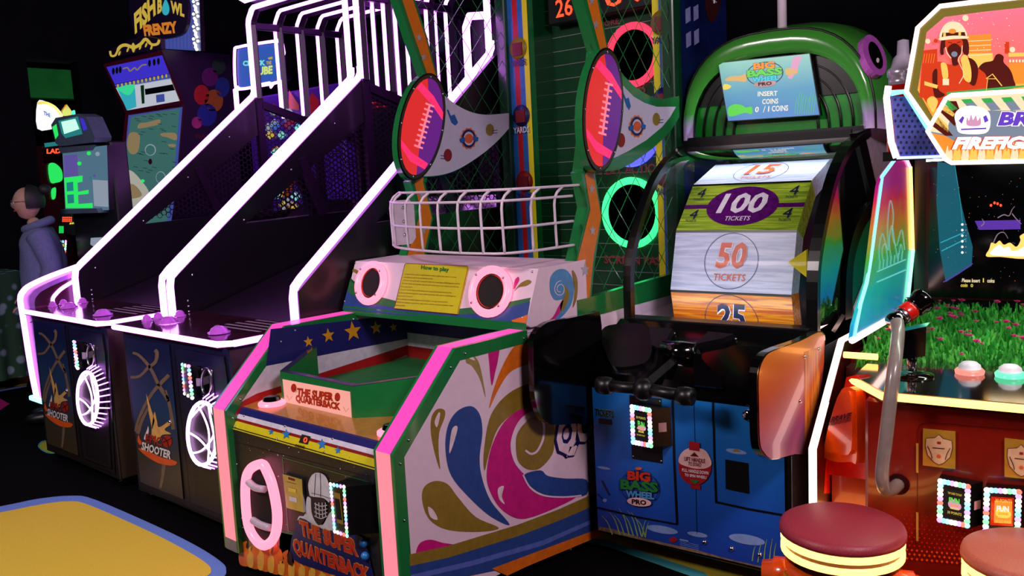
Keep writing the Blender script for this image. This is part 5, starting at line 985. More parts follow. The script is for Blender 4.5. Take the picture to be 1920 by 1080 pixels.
    m.blob(M_, c4([(382, 262), (400, 252), (470, 250), (492, 262), (490, 310), (470, 330), (400, 330), (384, 300)]), 'g_red', 9, 4); m.blob(M_, c4([(400, 300), (440, 275), (478, 300), (482, 340), (460, 380), (465, 410), (430, 415), (420, 370), (398, 330)]), 'g_dark', 10, 4)
    m.line(M_, c4([(400, 268), (425, 274)]), 1.4, 'g_dark', 10); m.line(M_, c4([(455, 272), (480, 266)]), 1.4, 'g_dark', 10); m.blob(M_, c4(ell(440, 345, 20, 18, 12)), 'g_grey', 11, 1); m.line(M_, c4([(385, 300), (395, 340), (420, 370)]), 1.5, 'g_cream', 11, 4); m.line(M_, c4([(490, 290), (485, 340), (465, 375), (480, 420), (500, 470), (470, 530)]), 1.4, 'g_cream', 11, 4)
    m.blob(M_, c4([(350, 245), (358, 190), (390, 150), (430, 138), (475, 150), (508, 190), (515, 232), (440, 240)]), 'g_cream', 10, 5); m.px(M_, c4([(365, 210), (505, 205), (512, 232), (440, 238), (358, 245)]), 'g_dark', 11); m.blob(M_, c4([(350, 240), (430, 228), (522, 232), (520, 246), (430, 250), (352, 258)]), 'g_cream', 12, 4)
    m.blob(M_, c4(ell(428, 200, 24, 16, 12)), 'g_orange', 12, 1); m.px(M_, c4([(370, 212), (386, 210), (386, 234), (370, 236)]), 'g_yellow', 12); m.px(M_, c4([(466, 202), (482, 202), (482, 226), (466, 228)]), 'g_yellow', 12); m.blob(M_, c4(ell(322, 260, 14, 14, 8)), 'g_red', 10, 1)
    m.line(M_, c4([(640, 500), (680, 470), (740, 545)]), 2, 'g_yellow', 9); m.line(M_, c4([(640, 580), (650, 500), (700, 500)]), 1.4, 'g_yellow', 9)
    sg = m.build('sign_board', R)
    m = MB(); m.tube(M_.pts(c4([(280, 790), (137, 580), (208, 178), (350, 42), (620, 10), (900, -20), (1250, -40)]), 0, .01), .007, 'strip_white', 8); m.build('light_strip', sg)
    # lower banner
    B_ = PY(fr, sy-.06); m = MB(); ob = c4([(270, 830), (385, 625), (420, 605), (900, 575), (1250, 560), (1250, 1015), (900, 1020), (420, 1030), (385, 1010)]); m.slab(B_.pts(ob), (0, .06, 0), 'g_grey', 'f_maroon')
    m.px(B_, c4([(275, 830), (390, 620), (1250, 570), (1250, 700), (430, 700), (380, 850)]), 'g_cream', 1)
    for k, (q, mt) in enumerate((([(395, 640), (450, 640), (470, 690), (440, 720)], 'g_dark'), ([(340, 700), (370, 660), (470, 730), (440, 800)], 'g_dark'), ([(300, 800), (330, 740), (430, 860), (380, 860)], 'g_dark'), ([(370, 650), (395, 630), (460, 690), (420, 700)], 'g_green'), ([(350, 690), (370, 655), (440, 720), (430, 740)], 'g_yellow'), ([(310, 770), (330, 730), (400, 800), (400, 840)], 'g_yellow'))): m.px(B_, c4(q), mt, 2)
    for k in range(5): x = 480+k*127; m.px(B_, c4([(x, 630-k*6), (x+62, 626-k*6), (x+125, 695), (x+62, 700)]), 'g_grey', 2); m.px(B_, c4([(x, 630-k*6), (x+62, 626-k*6), (x+82, 650-k*3), (x+20, 654-k*3)]), 'g_green', 3)
    m.px(B_, c4([(280, 840), (380, 860), (450, 900), (1250, 890), (1250, 1010), (420, 1022), (390, 1005)]), 'g_orange', 2)
    for k in range(16): x = 400+k*52; m.blob(B_, c4([(x-22, 1012), (x-18, 970), (x-4, 920-(k % 3)*12), (x+2, 960), (x+20, 940), (x+24, 1012)]), 'g_yellow' if k % 2 else 'g_cream', 3, 3)
    m.blob(B_, c4([(440, 730), (470, 690), (540, 670), (620, 685), (660, 720), (665, 790), (640, 840), (560, 850), (470, 840), (450, 790)]), 'g_white', 4, 4); m.blob(B_, c4([(515, 790), (520, 740), (530, 765), (545, 725), (556, 760), (575, 730), (585, 765), (602, 742), (605, 790), (560, 800)]), 's_pink', 5, 3); m.px(B_, c4([(480, 815), (640, 808), (640, 818), (480, 825)]), 'g_purple', 5); m.px(B_, c4([(465, 765), (490, 735), (502, 745), (485, 785)]), 'g_purple', 5); m.px(B_, c4([(620, 740), (640, 728), (655, 765), (630, 778)]), 'g_purple', 5)
    m.text(B_, 'BRAVE', c4([(705, 800)])[0], c4([(1240, 800)])[0], c4([(715, 705)])[0], 'g_purple', 6, .05, .15, outline='g_white', ow=.05)
    m.text(B_, 'FIREFIGHTERS', c4([(412, 950)])[0], c4([(1300, 945)])[0], c4([(430, 865)])[0], 'g_white', 6, .06, .2, outline='g_red', ow=.04)
    bn = m.build('banner', sg); m = MB(); m.tube(B_.pts(c4([(1250, 1015), (900, 1020), (420, 1030), (385, 1010), (270, 830), (385, 625), (420, 605), (900, 575), (1250, 560)]), 0, .008), .0065, 'strip_white', 8); m.build('light_strip', bn) if 0 else m.build('light_edge', sg)
    # blue perforated wing beside the sign
    m = MB(); q = c4([(32, 605), (120, 610), (270, 830), (365, 985), (75, 998)]); m.slab(M_.pts(q, -2), (0, .08, 0), 'f_dots')
    for i in range(9):
        for j in range(11):
            x, y = 62+i*36+(j % 2)*18, 630+j*34
            if inpoly(x, y, [(40, 615), (120, 620), (262, 835), (350, 975), (82, 985)]): m.blob(M_, c4(ell(x, y, 8, 10, 8)), 'num_navy', -1, 1)
    wb = m.build('perforated_wing', R)
    m = MB(); m.tube(M_.pts(c4([(22, 545), (10, 620), (40, 900), (72, 998)]), 0, .006), .010, 'strip_white', 8); m.build('light_strip', wb)
    m = MB(); m.tube(M_.pts(c4([(40, 590), (130, 580), (275, 810)]), 0, .006), .009, 'strip_cyan', 8); m.build('light_strip', wb); m = MB(); m.tube(M_.pts(c4([(75, 1000), (370, 990)]), 0, .006), .005, 'strip_blue', 6); m.build('light_strip', wb)
    m = MB(); m.box((.0, .1, 1.64), (1.3, 1.32, 1.67), 'black'); m.box((.25, .06, 1.66), (1.3, .6, 2.0), 'black'); m.build('canopy', R); m = MB(); m.box((.1, .3, 1.632), (1.1, .42, 1.639), 'plant_led'); m.build('led_bar', R)  # bar under the canopy is an unseen light added to brighten the grass
    # siren beside the sign
    p = PY(fr, .25).p(1693, 125); m = MB(); m.lathe([(.045, -.06), (.045, -.035), (.05, -.03), (.05, -.01), (.038, 0), (.03, .03), (.02, .04), (.018, .085), (.001, .09)], 'f_dots' if 0 else 'b_sidewhite', p, 18); m.lathe([(.05, -.30), (.05, -.06)], 'f_red2', p, 16); m.build('siren', R)
    # hose nozzle on its box, and curved hose
    m = MB(); n0, n1 = PY(fr, .12).p(1672, 608), PY(fr, .22).p(1735, 560); d = (n1-n0); L = [n0+d*t for t in (0, .08, .1, .22, .26, .3, .34, .62, .66, .78, .82, .95, 1.0)]
    m.tube(L[:5], [.03, .034, .034, .03, .026], 'black_gloss', 16); m.tube(L[4:8], [.026, .03, .03, .03], 'steel', 16); m.tube([n0+d*t for t in (.36, .4, .55, .6)], [.031, .033, .033, .031], 'f_red2', 16); m.tube(L[7:], [.03, .036, .036, .041, .044, .04], 'black_gloss', 16); nz = m.build('hose_nozzle', R)
    m = MB(); q = PY(fr, .17); m.slab(q.pts([(1690, 622), (1737, 612), (1735, 668), (1688, 674)]), (0, .09, 0), 'black_gloss'); m.tube([q.p(1706, 672)+V3((0, .04, 0)), q.p(1706, 700)+V3((0, .04, 0))], .016, 'steel', 12); c_ = q.p(1706, 700)+V3((0, .04, 0)); m.lathe([(.07, 0), (.07, .006), (.03, .012)], 'f_black', (c_.x, c_.y, .906), 20); m.build('nozzle_mount', R)
    hp = [PY(fr, y).p(u, v) for u, v, y in ((1682, 602, .10), (1684, 625, .06), (1678, 680, -.08), (1668, 760, -.13), (1660, 830, -.14), (1655, 870, -.14), (1654, 900, -.135), (1660, 918, -.11), (1672, 918, -.06), (1684, 908, 0))]
    m = MB(); m.tube([V3(p) for p in smooth_open([tuple(p) for p in hp], 5)], .021, 'hose', 12); e_ = hp[-1]; m.lathe([(.035, -.004), (.035, .002)], 'f_maroon', e_, 16, 'y'); m.build('hose', R)
    return R
build_fire(GF)
# ================================================================ STOOLS
mat('stool_pad', 'a03040', .45, bump=.2, scale=200); mat('stool_pad2', 'c86850', .45, bump=.2, scale=200)
def build_stool(loc, pad, label):
    fr = Frame(loc); R = thing('hydrant_stool', label, 'stool', fr, 'hydrant stools')
    m = MB(); m.lathe([(.001, .565), (.165, .565), (.178, .558), (.182, .545), (.182, .535), (.17, .53)], pad, n=40); m.build('seat', R)
    m = MB(); m.lathe([(.168, .532), (.168, .455), (.15, .45)], 'f_maroon', n=36)
    for z in (.517, .483): m.lathe([(.172, z-.010), (.178, z-.008), (.178, z+.008), (.172, z+.010)], 'strip_orange', n=40)
    m.build('light_ring', R)
    m = MB(); m.lathe([(.15, .455), (.165, .43), (.17, .36), (.14, .33), (.13, .30), (.13, .12), (.15, .1), (.17, .08), (.17, 0), (.001, 0)], 'f_orange', n=32)
    for k in range(4):
        a = k*PI/2+.35; c, s = math.cos(a), math.sin(a); m.tube([V3((c*.12, s*.12, .38)), V3((c*.2, s*.2, .38)), V3((c*.205, s*.205, .38)), V3((c*.235, s*.235, .38))], [.05, .05, .04, .035], 'f_orange', 10)
    m.build('hydrant_body', R)
    m = MB(); m.lathe([(.172, .41), (.174, .405), (.174, .375), (.172, .37)], 'brass', n=32); m.build('collar', R); return R
build_stool((-.98, 2.526, 0), 'stool_pad', 'dark red topped hydrant stool standing whole in view by the blue wheel machine')
build_stool((-.487, 2.62, 0), 'stool_pad2', 'paler topped hydrant stool cut off at the right edge of the photo')
# ================================================================ THE ROOM
nt = None
mat('carpet_black', '040305', .95, var=.6, scale=250, bump=.3); mat('carpet_yellow', 'e6c848', .95, var=.12, scale=260, bump=.3); mat('carpet_blue', '6f90d8', .95, var=.12, scale=260); mat('carpet_teal', '3a9098', .95, var=.12, scale=260); mat('carpet_olive', 'a89a30', .95, var=.15, scale=260); mat('carpet_pink', 'c02878', .95)
mat('wall_dark', '0d0d12', .8, var=.2, scale=4); mat('ceil_dark', '07070a', .9); mat('soffit', '406a50', .7, var=.2, scale=3)
FL = PZ(WORLD, 0); m = MB(); m.add([(-16, -5, 0), (4.5, -5, 0), (4.5, 9, 0), (-16, 9, 0)], [(0, 1, 2, 3)], 'carpet_black')
ob = [(-420, 1075), (-200, 985), (0, 950), (70, 936), (135, 930), (180, 938), (300, 990), (370, 1025), (412, 1052), (424, 1068), (412, 1088), (330, 1130), (0, 1290), (-300, 1300)]
m.poly(FL.pts(smooth_closed(ob, 4), 2), 'carpet_blue'); cx, cy = 60, 1080
m.poly(FL.pts(smooth_closed([(-390, 1080), (-190, 995), (0, 962), (70, 948), (128, 941), (170, 949), (285, 1000), (350, 1034), (385, 1056), (396, 1070), (384, 1084), (310, 1122), (0, 1275), (-280, 1285)], 4), 4), 'carpet_yellow')
m.poly(FL.pts([(-60, 699), (0, 696), (48, 696), (58, 705), (50, 722), (0, 730), (-60, 735)], 4), 'carpet_olive'); m.line(FL, [(50, 724), (0, 733), (-60, 737)], 3, 'carpet_blue', 3)
m.poly(FL.pts(smooth_closed([(72, 838), (84, 828), (112, 838), (110, 850), (88, 850)], 3), 4), 'carpet_olive'); m.line(FL, smooth_closed([(72, 838), (84, 828), (112, 838), (110, 850), (88, 850)], 3), 2, 'carpet_teal', 6, closed=True)
m.px(FL, [(0, 748), (18, 758), (0, 770)], 'carpet_pink', 4)
m.poly(FL.pts([(1062, 999), (1120, 984), (1500, 1085), (1700, 1100), (1700, 1180), (1460, 1150), (1345, 1100), (1320, 1075), (1150, 1018), (1085, 1006)], 4), 'carpet_olive')
m.poly(FL.pts([(1062, 1003), (1085, 1006), (1150, 1018), (1320, 1075), (1345, 1100), (1370, 1160), (1340, 1160), (1325, 1105), (1300, 1084), (1140, 1027), (1064, 1012)], 5), 'carpet_teal')
struct('floor', m)
m = MB(); m.box((-16, -5, 4.4), (4.5, 9, 4.5), 'ceil_dark'); struct('ceiling', m)
m = MB(); m.box((-16, 7.2, 0), (4.5, 7.3, 4.4), 'wall_dark'); struct('wall_back', m)
m = MB(); m.box((4.4, -5, 0), (4.5, 9, 4.4), 'wall_dark'); struct('wall_right', m)
m = MB(); m.box((-16, -5, 0), (4.5, -4.9, 4.4), 'wall_dark'); struct('wall_front', m)
m = MB(); m.box((-9.7, -5, 0), (-9.5, 3.5, 4.4), 'wall_dark'); m.box((-9.7, 4.0, 0), (-9.5, 7.2, 4.4), 'wall_dark'); m.box((-9.7, 3.5, 3.06), (-9.5, 4.0, 4.4), 'wall_dark'); struct('wall_left', m)
m = MB(); m.box((-16, -5, 0), (-15.9, 9, 4.4), 'wall_dark'); m.box((-12.2, 4.0, 2.95), (-12.0, 6.5, 3.32), 'soffit'); struct('wall_beyond', m)
area('soffit_lamp', (-11.0, 4.6, 2.7), (-12, 4.9, 3.2), (.6, .2), 5, (.2, 1, .35))
# ================================================================ BACKGROUND MACHINES
glow('k_teal', (.03, .35, .36), .55); glow('k_green', (.03, 1, .15), .8); glow('k_screen', (.12, .25, .36), .6); glow('k_light', (.4, .48, .6), .6); glow('k_bright', (.5, 1, .7), 1.2); glow('k_purple', (.2, .15, .6), .5)
mat('k_shell', '5a6a80', .35, .2); mat('k_dark', '101418', .4); mat('fish_red', '6a1030', .35, coat=.3); mat('fish_purple', '28103c', .4); glow('fish_blue', (.06, .04, .75), .7); glow('fish_lit', (.65, .7, .8), .7); glow('fish_water', (.07, .22, .2), .55); glow('fish_sand', (.5, .36, .18), .45); glow('fish_white', (.6, .6, .5), .6); glow('fish_green', (.05, .8, .35), .8); glow('fish_orange', (.9, .28, .03), .6); glow('fish_gold', (.85, .6, .08), .6); glow('fish_bluebox', (.1, .16, .7), .4); glow('fairy', (1, .95, .5), 3)
KF = Frame((-7.1, 2.8, 0)); R = thing('shooting_arcade_machine', 'small black arcade machine with glowing teal screen and tilted grey top sign', 'arcade machine', KF)
P = PY(KF, 0); c = cv(60, 90, 2.633); m = MB(); a, b = P.p(110, 470), P.p(215, 405); x0, x1 = P.p(116, 330).x, P.p(205, 330).x
m.bbox((x0, .03, 0), (x1, .3, 1.15), 'k_dark', .01); m.bbox((x0+.02, .04, 1.1), (x1-.02, .16, 2.05), 'k_dark', .01); m.build('cabinet', R)
m = MB(); m.slab(P.pts(c([(150, 505), (370, 480), (380, 800), (165, 810)])), (0, .05, 0), 'k_screen', 'k_dark'); m.px(P, c([(158, 530), (225, 525), (230, 640), (160, 640)]), 'k_purple', 1); m.px(P, c([(160, 640), (250, 630), (250, 660), (225, 665), (228, 710), (280, 700), (280, 720), (228, 725), (230, 770), (300, 765), (300, 790), (168, 790)]), 'k_green', 2); m.px(P, c([(172, 665), (205, 660), (207, 705), (174, 708)]), 'k_teal', 3); m.px(P, c([(175, 725), (208, 722), (210, 765), (178, 768)]), 'k_teal', 3)
m.px(P, c([(300, 650), (375, 655), (378, 785), (308, 780)]), 'k_light', 2)
for x, y, r, mt in ((282, 520, 10, 'k_green'), (325, 523, 11, 'k_light'), (293, 640, 8, 'k_teal'), (235, 570, 10, 'k_green'), (310, 630, 8, 'k_purple')): m.blob(P, c(ell(x, y, r, r, 10)), mt, 3, 1)
m.build('screen', R)
m = MB(); m.slab(P.pts(c([(148, 490), (320, 478), (300, 505), (160, 520)]), 0, .03), (0, .1, 0), 'k_shell'); m.build('screen_trim', R); m = MB(); m.slab(P.pts(c([(165, 795), (345, 790), (355, 812), (170, 818)]), 0, .04), (0, .1, 0), 'k_shell'); m.build('screen_trim', R)
m = MB(); m.slab(P.pts(c([(128, 380), (150, 345), (265, 325), (300, 340), (345, 440), (340, 465), (170, 485), (150, 470)]), 0, .05), (0, .12, 0), 'k_shell'); m.px(P, c([(165, 360), (262, 338), (285, 425), (200, 445), (180, 420)]), 'k_teal', 57); m.px(P, c([(180, 365), (250, 350), (270, 400), (195, 425)]), 'k_bright', 59); m.px(P, c([(270, 345), (290, 350), (310, 400), (290, 410)]), 'fish_blue', 57); m.px(P, c([(135, 390), (155, 375), (165, 430), (150, 450)]), 'k_green', 57); m.build('top_sign', R)
m = MB(); T = Plane(KF, (0, -.1, 1.1), (1, 0, 0), (0, .25, .12)); m.slab(T.pts(c([(125, 820), (400, 815), (400, 900), (200, 925), (125, 900)])), (0, .1, -.08), 'k_dark')
for i in range(5):
    for j in range(3): m.px(T, c([(150+i*10, 835+j*9), (157+i*10, 834+j*9), (157+i*10, 840+j*9), (150+i*10, 841+j*9)]), 'led_red', 2); m.px(T, c([(328+i*8, 830+j*9), (334+i*8, 829+j*9), (334+i*8, 835+j*9), (328+i*8, 836+j*9)]), 'led_red', 2)
for i in range(4): m.px(T, c([(185+i*11, 872-i), (194+i*11, 870-i), (196+i*11, 862-i), (188+i*11, 863-i)]), 's_yellow', 2); m.px(T, c([(134+i*6, 880), (138+i*6, 880), (138+i*6, 915), (134+i*6, 915)]), 'k_green', 2)
m.px(T, c([(355, 865), (395, 880), (400, 905), (375, 890)]), 'k_green', 2); m.build('control_deck', R)
m = MB(); Q = PY(KF, -.02); q = c([(128, 958), (168, 955), (164, 1015), (122, 1012)]); m.slab(Q.pts(q), (0, .04, 0), 'black'); m.px(Q, c([(138, 970), (158, 968), (154, 1003), (134, 1002)]), 's_yellow', 1); led_border(m, Q, q, (3, 5), .012, 2); m.build('card_reader', R)
m = MB(); m.slab(Q.pts(c([(290, 938), (360, 935), (355, 975), (310, 985), (288, 970)])), (0, .03, 0), 'k_light'); m.build('speaker_plate', R)

FF_ = Frame((-8.55, 3.8, 0)); R = thing('fish_bowl_machine', 'tall red framed arcade cabinet with fish bowl sign, balloons on its dark side', 'arcade machine', FF_)
xl, xr = 0, 1.03; pf = [(-.03, 1.34-.5), (-.035, 1.34), (.2, 2.455), (.043, 2.92), (.75, 2.92), (.75, 0), (.0, 0)]
m = MB(); m.prism([V3((xl+.02, a+.02, b)) for a, b in pf], [V3((xr-.005, a+.02, b)) for a, b in pf], 'fish_purple')
SD = PX(FF_, xr); cf = cv(180, 0, 4.5)
for x, y, rx, ry, mt in ((1035, 560, 58, 70, '2c4438'), (960, 650, 70, 80, '6a2470'), (1065, 735, 62, 85, '2c3c90'), (890, 800, 65, 85, 'c02830'), (995, 850, 78, 95, 'b0602c'), (935, 970, 85, 95, '2c34a0'), (850, 1035, 45, 50, 'c03c90')):
    mt_ = mat('balloon_'+mt, mt, .3); m.blob(SD, cf(ell(x, y, rx, ry, 18)), mt_, 2, 1); m.blob(SD, cf(ell(x-rx*.3, y-ry*.35, rx*.2, ry*.2, 8)), 'offwhite', 3, 1) if 0 else None
m.text(SD, 'TEAM', cv(200, 180, 3.857)([(635, 308)])[0], cv(200, 180, 3.857)([(745, 304)])[0], cv(200, 180, 3.857)([(635, 280)])[0], mat('fish_letter', '6a1c30', .4), 2, .02)
m.build('cabinet', R)
LO = Plane(FF_, (0, .2, 2.455), (1, 0, 0), (0, -.235, -1.115)); UP = Plane(FF_, (0, .2, 2.455), (1, 0, 0), (0, -.157, .465)); cg = cv(200, 180, 3.857)
m = MB(); m.px(UP, cf([(60, 540), (555, 425), (745, 880), (250, 960)]), 'fish_red', 1); m.px(UP, cf([(90, 565), (560, 465), (620, 620), (160, 710)]), 'fish_blue', 3)
for x in (150, 180, 208, 455, 495, 530): m.blob(UP, cf(ell(x, 600-(x-150)*.22, 12, 30, 10)), 'void', 5, 1)
m.line(UP, cf([(230, 580), (270, 570), (290, 600), (330, 570), (350, 590), (390, 550), (430, 545)]), 2.5, 'fish_sand', 5, 3); m.px(UP, cf([(160, 715), (625, 625), (635, 665), (180, 745)]), 'fish_bluebox', 4)
for k in range(13): m.px(UP, cf([(180+k*34, 712-k*7), (194+k*34, 709-k*7), (196+k*34, 735-k*7), (184+k*34, 738-k*7)]), 'fish_gold', 5)
m.px(UP, cf([(170, 740), (630, 660), (708, 850), (270, 930)]), 'fish_lit', 4); m.px(UP, cf([(180, 740), (330, 715), (345, 900), (265, 930)]), 'scr_teal2', 5); m.blob(UP, cf([(180, 740), (330, 710), (300, 790), (260, 800), (210, 770)]), 'fish_green', 6, 3); m.px(UP, cf([(415, 750), (650, 710), (670, 760), (420, 800)]), 'k_dark', 5); m.px(UP, cf([(510, 800), (580, 790), (585, 855), (515, 865)]), 'fish_bluebox', 6); m.px(UP, cf([(380, 720), (410, 715), (415, 870), (392, 875)]), 'turf', 7); m.build('upper_window', R)
m = MB(); m.px(LO, cg([(135, 130), (565, 70), (520, 520), (480, 900), (40, 1020)]), 'fish_red', 1); m.px(LO, cg([(160, 140), (550, 80), (500, 700), (470, 900), (70, 1000), (120, 600)]), 'fish_bluebox', 3); m.px(LO, cg([(180, 150), (530, 90), (490, 560), (440, 900), (95, 990), (130, 500)]), 'fish_water', 4)
for a in ([(240, 200), (300, 190), (385, 170), (380, 205), (300, 225), (230, 235)], [(400, 270), (500, 270), (505, 320), (440, 300), (400, 290)], [(170, 270), (240, 280), (230, 400), (180, 420), (150, 360)], [(450, 350), (500, 350), (495, 370), (455, 365)]): m.blob(LO, cg(a), 'fish_sand', 5, 4)
for k in range(34): x, y = random.uniform(190, 480), random.uniform(120, 560); m.px(LO, cg([(x, y), (x+34, y+6), (x+34, y+9), (x, y+3)]), 'k_dark', 6)
m.blob(LO, cg([(110, 560), (180, 540), (260, 620), (310, 700), (300, 800), (120, 800), (100, 700)]), 'fish_white', 6, 4); m.blob(LO, cg([(130, 660), (200, 640), (260, 720), (160, 740)]), 'fish_sand', 7, 4); m.blob(LO, cg(ell(320, 390, 40, 42, 14)), 'k_light', 6, 1); m.blob(LO, cg(ell(320, 392, 34, 36, 14)), 'fish_water', 7, 1); m.blob(LO, cg(ell(320, 475, 14, 22, 8)), 'fish_red', 7, 1); m.blob(LO, cg(ell(265, 615, 14, 12, 8)), 'k_green', 7, 1); m.blob(LO, cg(ell(395, 590, 36, 45, 12)), 'k_light', 6, 1); m.blob(LO, cg(ell(395, 590, 32, 40, 12)), 'fish_water', 7, 1); m.blob(LO, cg(ell(125, 810, 14, 12, 8)), 'fish_blue', 8, 1); m.build('playfield', R)
TP = Plane(FF_, (0, .06, 2.93), (1, 0, 0), (0, 0, 1)); m = MB(); m.slab(TP.pts(cf([(100, 490), (110, 420), (300, 330), (420, 305), (545, 330), (550, 415)])), (0, .04, 0), 'fish_purple')
m.line(TP, cf([(120, 430), (130, 470), (165, 465), (200, 400), (250, 380), (320, 400), (380, 370), (420, 330), (470, 375), (520, 370), (535, 335)]), [4, 6, 6, 5], 'fish_gold', 2, 4); m.blob(TP, cf([(300, 400), (315, 360), (335, 400), (318, 445)]), 'fish_gold', 3, 3)
for x, y in ((200, 450), (270, 420), (375, 400), (425, 380), (470, 400)): m.blob(TP, cf(ell(x, y, 8, 22, 8, tilt=20)), 'fish_gold', 3, 1)
m.build('scroll_crest', R)
TQ = Plane(FF_, (0, .3, 2.93), (1, 0, 0), (0, 0, 1)); m = MB(); m.slab(TQ.pts(cf([(545, 340), (555, -60), (870, -60), (885, 430), (550, 410)])), (0, .04, 0), 'fish_bluebox', 'black')
for k in range(10): m.line(TQ, cf([(570+k*30, -40), (575+k*30, 410)]), 1, 'k_purple', 2)
m.build('topper_board', R)
m = MB(); fw = [TQ.p(*cf([(850+(k % 2)*18-(k % 3)*9, -20+k*17.5)])[0], 12) for k in range(26)]; m.tube(fw, .004, 'q_green', 5)
for q_ in fw: m.ball(q_, .013, 'fairy', 6)
m.build('fairy_lights', R)
TR = Plane(FF_, (0, .2, 2.93), (1, 0, 0), (0, 0, 1)); m = MB(); m.slab(TR.pts(smooth_closed(cf([(290, -40), (520, -60), (740, -30), (775, 120), (730, 280), (560, 330), (380, 330), (310, 250)]), 4)), (0, .03, 0), 'fish_purple')
m.text(TR, 'FISH', cf([(330, 300)])[0], cf([(510, 130)])[0], cf([(320, 110)])[0], 'fish_gold', 3, .05, outline='fish_red', ow=.03); m.text(TR, 'B', cf([(520, 120)])[0], cf([(560, 100)])[0], cf([(520, 0)])[0], 'fish_gold', 3, .05); m.blob(TR, cf([(590, -5), (620, 60), (615, 110), (590, 130), (562, 105), (565, 50)]), 'scr_teal2', 3, 4); m.text(TR, 'WL', cf([(630, 110)])[0], cf([(750, 150)])[0], cf([(630, 0)])[0], 'fish_gold', 3, .05, outline='fish_red', ow=.03)
m.text(TR, 'FRENZY', cf([(410, 310)])[0], cf([(700, 280)])[0], cf([(395, 210)])[0], 'fish_orange', 4, .06, outline='fish_red', ow=.03); m.build('name_sign', R)

CF_ = Frame((-8.9, 5.6, 0)); R = thing('cube_arcade_machine', 'arcade machine with neon rimmed blue sign, seen through the left basketball cage', 'arcade machine', CF_)
P = PY(CF_, 0); c = cv(430, 0, 4.5); m = MB(); a, b = P.p(452, 210), P.p(640, 240); glow('cube_blue', (.05, .16, .7), .6); glow('cube_text', (.7, .85, .2), .9); glow('cube_text2', (.2, .8, .75), .9); mat('cube_purple', '4a20a0', .4, emit=.15, ecol='5a20c0'); mat('cube_orange', 'c85a20', .4, emit=.2, ecol='c85a20'); mat('cube_red', 'c01c28', .4, emit=.2, ecol='c01c28')
m.bbox((a.x+.1, .02, 0), (b.x, .8, P.p(500, 178).z), 'cube_purple', .02); m.px(P, c([(505, 760), (585, 880), (590, 930), (500, 920)]), 'cube_orange', 2); m.px(P, c([(700, 780), (760, 850), (750, 960), (660, 1000), (660, 860)]), 'cube_red', 2); m.px(P, c([(480, 900), (780, 900), (800, 2000), (300, 2000)]), 'cube_red', -4) if 0 else None
for k in range(60):
    u, v = random.uniform(320, 600), random.uniform(900, 1900); r = 40; m.px(P, c([(u-r, v), (u, v-r), (u+r, v), (u, v+r)]), ('cube_orange', 'cube_text2', 'k_light', 'cube_red', 'cube_blue', 'fairy')[k % 6] if k % 6 != 5 else 'fish_gold', 3)
m.build('cabinet', R); m = MB(); q = smooth_closed(c([(100, 450), (130, 415), (300, 385), (440, 370), (470, 400), (480, 640), (450, 680), (300, 710), (140, 735), (105, 700)]), 3); m.slab(P.pts(q, 0, .05), (0, .12, 0), 'cube_blue', 'black'); m.text(P, 'CRACK', c([(150, 560)])[0], c([(340, 555)])[0], c([(150, 515)])[0], 'cube_text2', 60, .05); m.text(P, 'THE', c([(348, 550)])[0], c([(390, 545)])[0], c([(348, 520)])[0], 'fish_gold', 60, .04); m.text(P, 'CUBE', c([(230, 645)])[0], c([(400, 625)])[0], c([(230, 575)])[0], 'cube_text', 60, .05); m.px(P, c([(360, 490), (400, 480), (400, 500), (370, 505)]), 'fish_gold', 60); sgn = m.build('sign', R)
m = MB(); m.tube(P.pts(smooth_closed([(60, 0)], 1) if 0 else [((x-537)*1.05+537, (y-123)*1.07+123) if 0 else (430+(( (x-430)*4.5-290)*1.08+290)/4.5, ((y*4.5-555)*1.1+555)/4.5) for x, y in q], 0, .06), .016, NEON, 6, True); m.build('neon_strip', sgn)
m = MB(); m.tube(P.pts(c([(110, 1100), (85, 760), (110, 745)]), 0, .05), .03, NEON, 6); m.build('neon_strip', R); m = MB(); m.tube(P.pts(c([(495, 1000), (480, 700), (420, 700), (390, 740), (380, 700), (300, 715)]), 0, .06), .014, NEON, 6); m.build('neon_strip', R)
m = MB(); m.tube(P.pts(c([(440, 340), (490, 360), (505, 450), (490, 500), (480, 540)]), 0, .06), .014, NEON, 6); m.build('neon_arrow', R)

DF = Frame((-11.2, 4.2, 0)); R = thing('carnival_game_machine', 'distant carnival arcade machine with glowing yellow sign, seen through the wall opening', 'arcade machine', DF)
P = PX(DF, 0); c = cv(60, 90, 2.633); glow('d_yellow', (1, .75, .15), .9); glow('d_white', (.9, .9, 1), 1.1); m = MB(); q0, q1 = P.p(70, 300), P.p(132, 300); m.box((-.6, q0.y-.1, 0), (-.02, q1.y+.1, 2.3), 'fish_red'); m.px(P, c([(50, 500), (145, 495), (150, 560), (60, 570)]), 'f_maroon', 0)
m.blob(P, c([(80, 580), (110, 568), (145, 600), (150, 650), (120, 665), (90, 660)]), 'k_green', 1, 4); m.blob(P, c([(95, 700), (118, 690), (115, 740), (98, 745)]), 'k_green', 1, 3); m.px(P, c([(60, 470), (140, 460), (140, 480), (64, 490)]), 'k_teal', 1); m.text(P, 'LAD', c([(72, 522)])[0], c([(142, 520)])[0], c([(72, 498)])[0], 'led_red', 2, .04); m.build('cabinet', R)
m = MB(); m.slab(P.pts(smooth_closed(c([(20, 270), (60, 265), (110, 290), (145, 335), (135, 390), (100, 400), (20, 400)]), 3), 0, .04), (-.06, 0, 0), 'd_white', 'black'); m.line(P, c([(20, 275), (60, 272), (108, 296), (138, 338)]), 5, 'd_yellow', 50, 4); m.text(P, 'THE', c([(50, 332)])[0], c([(85, 345)])[0], c([(50, 312)])[0], 'fish_blue', 50, .04); m.build('sign', R)
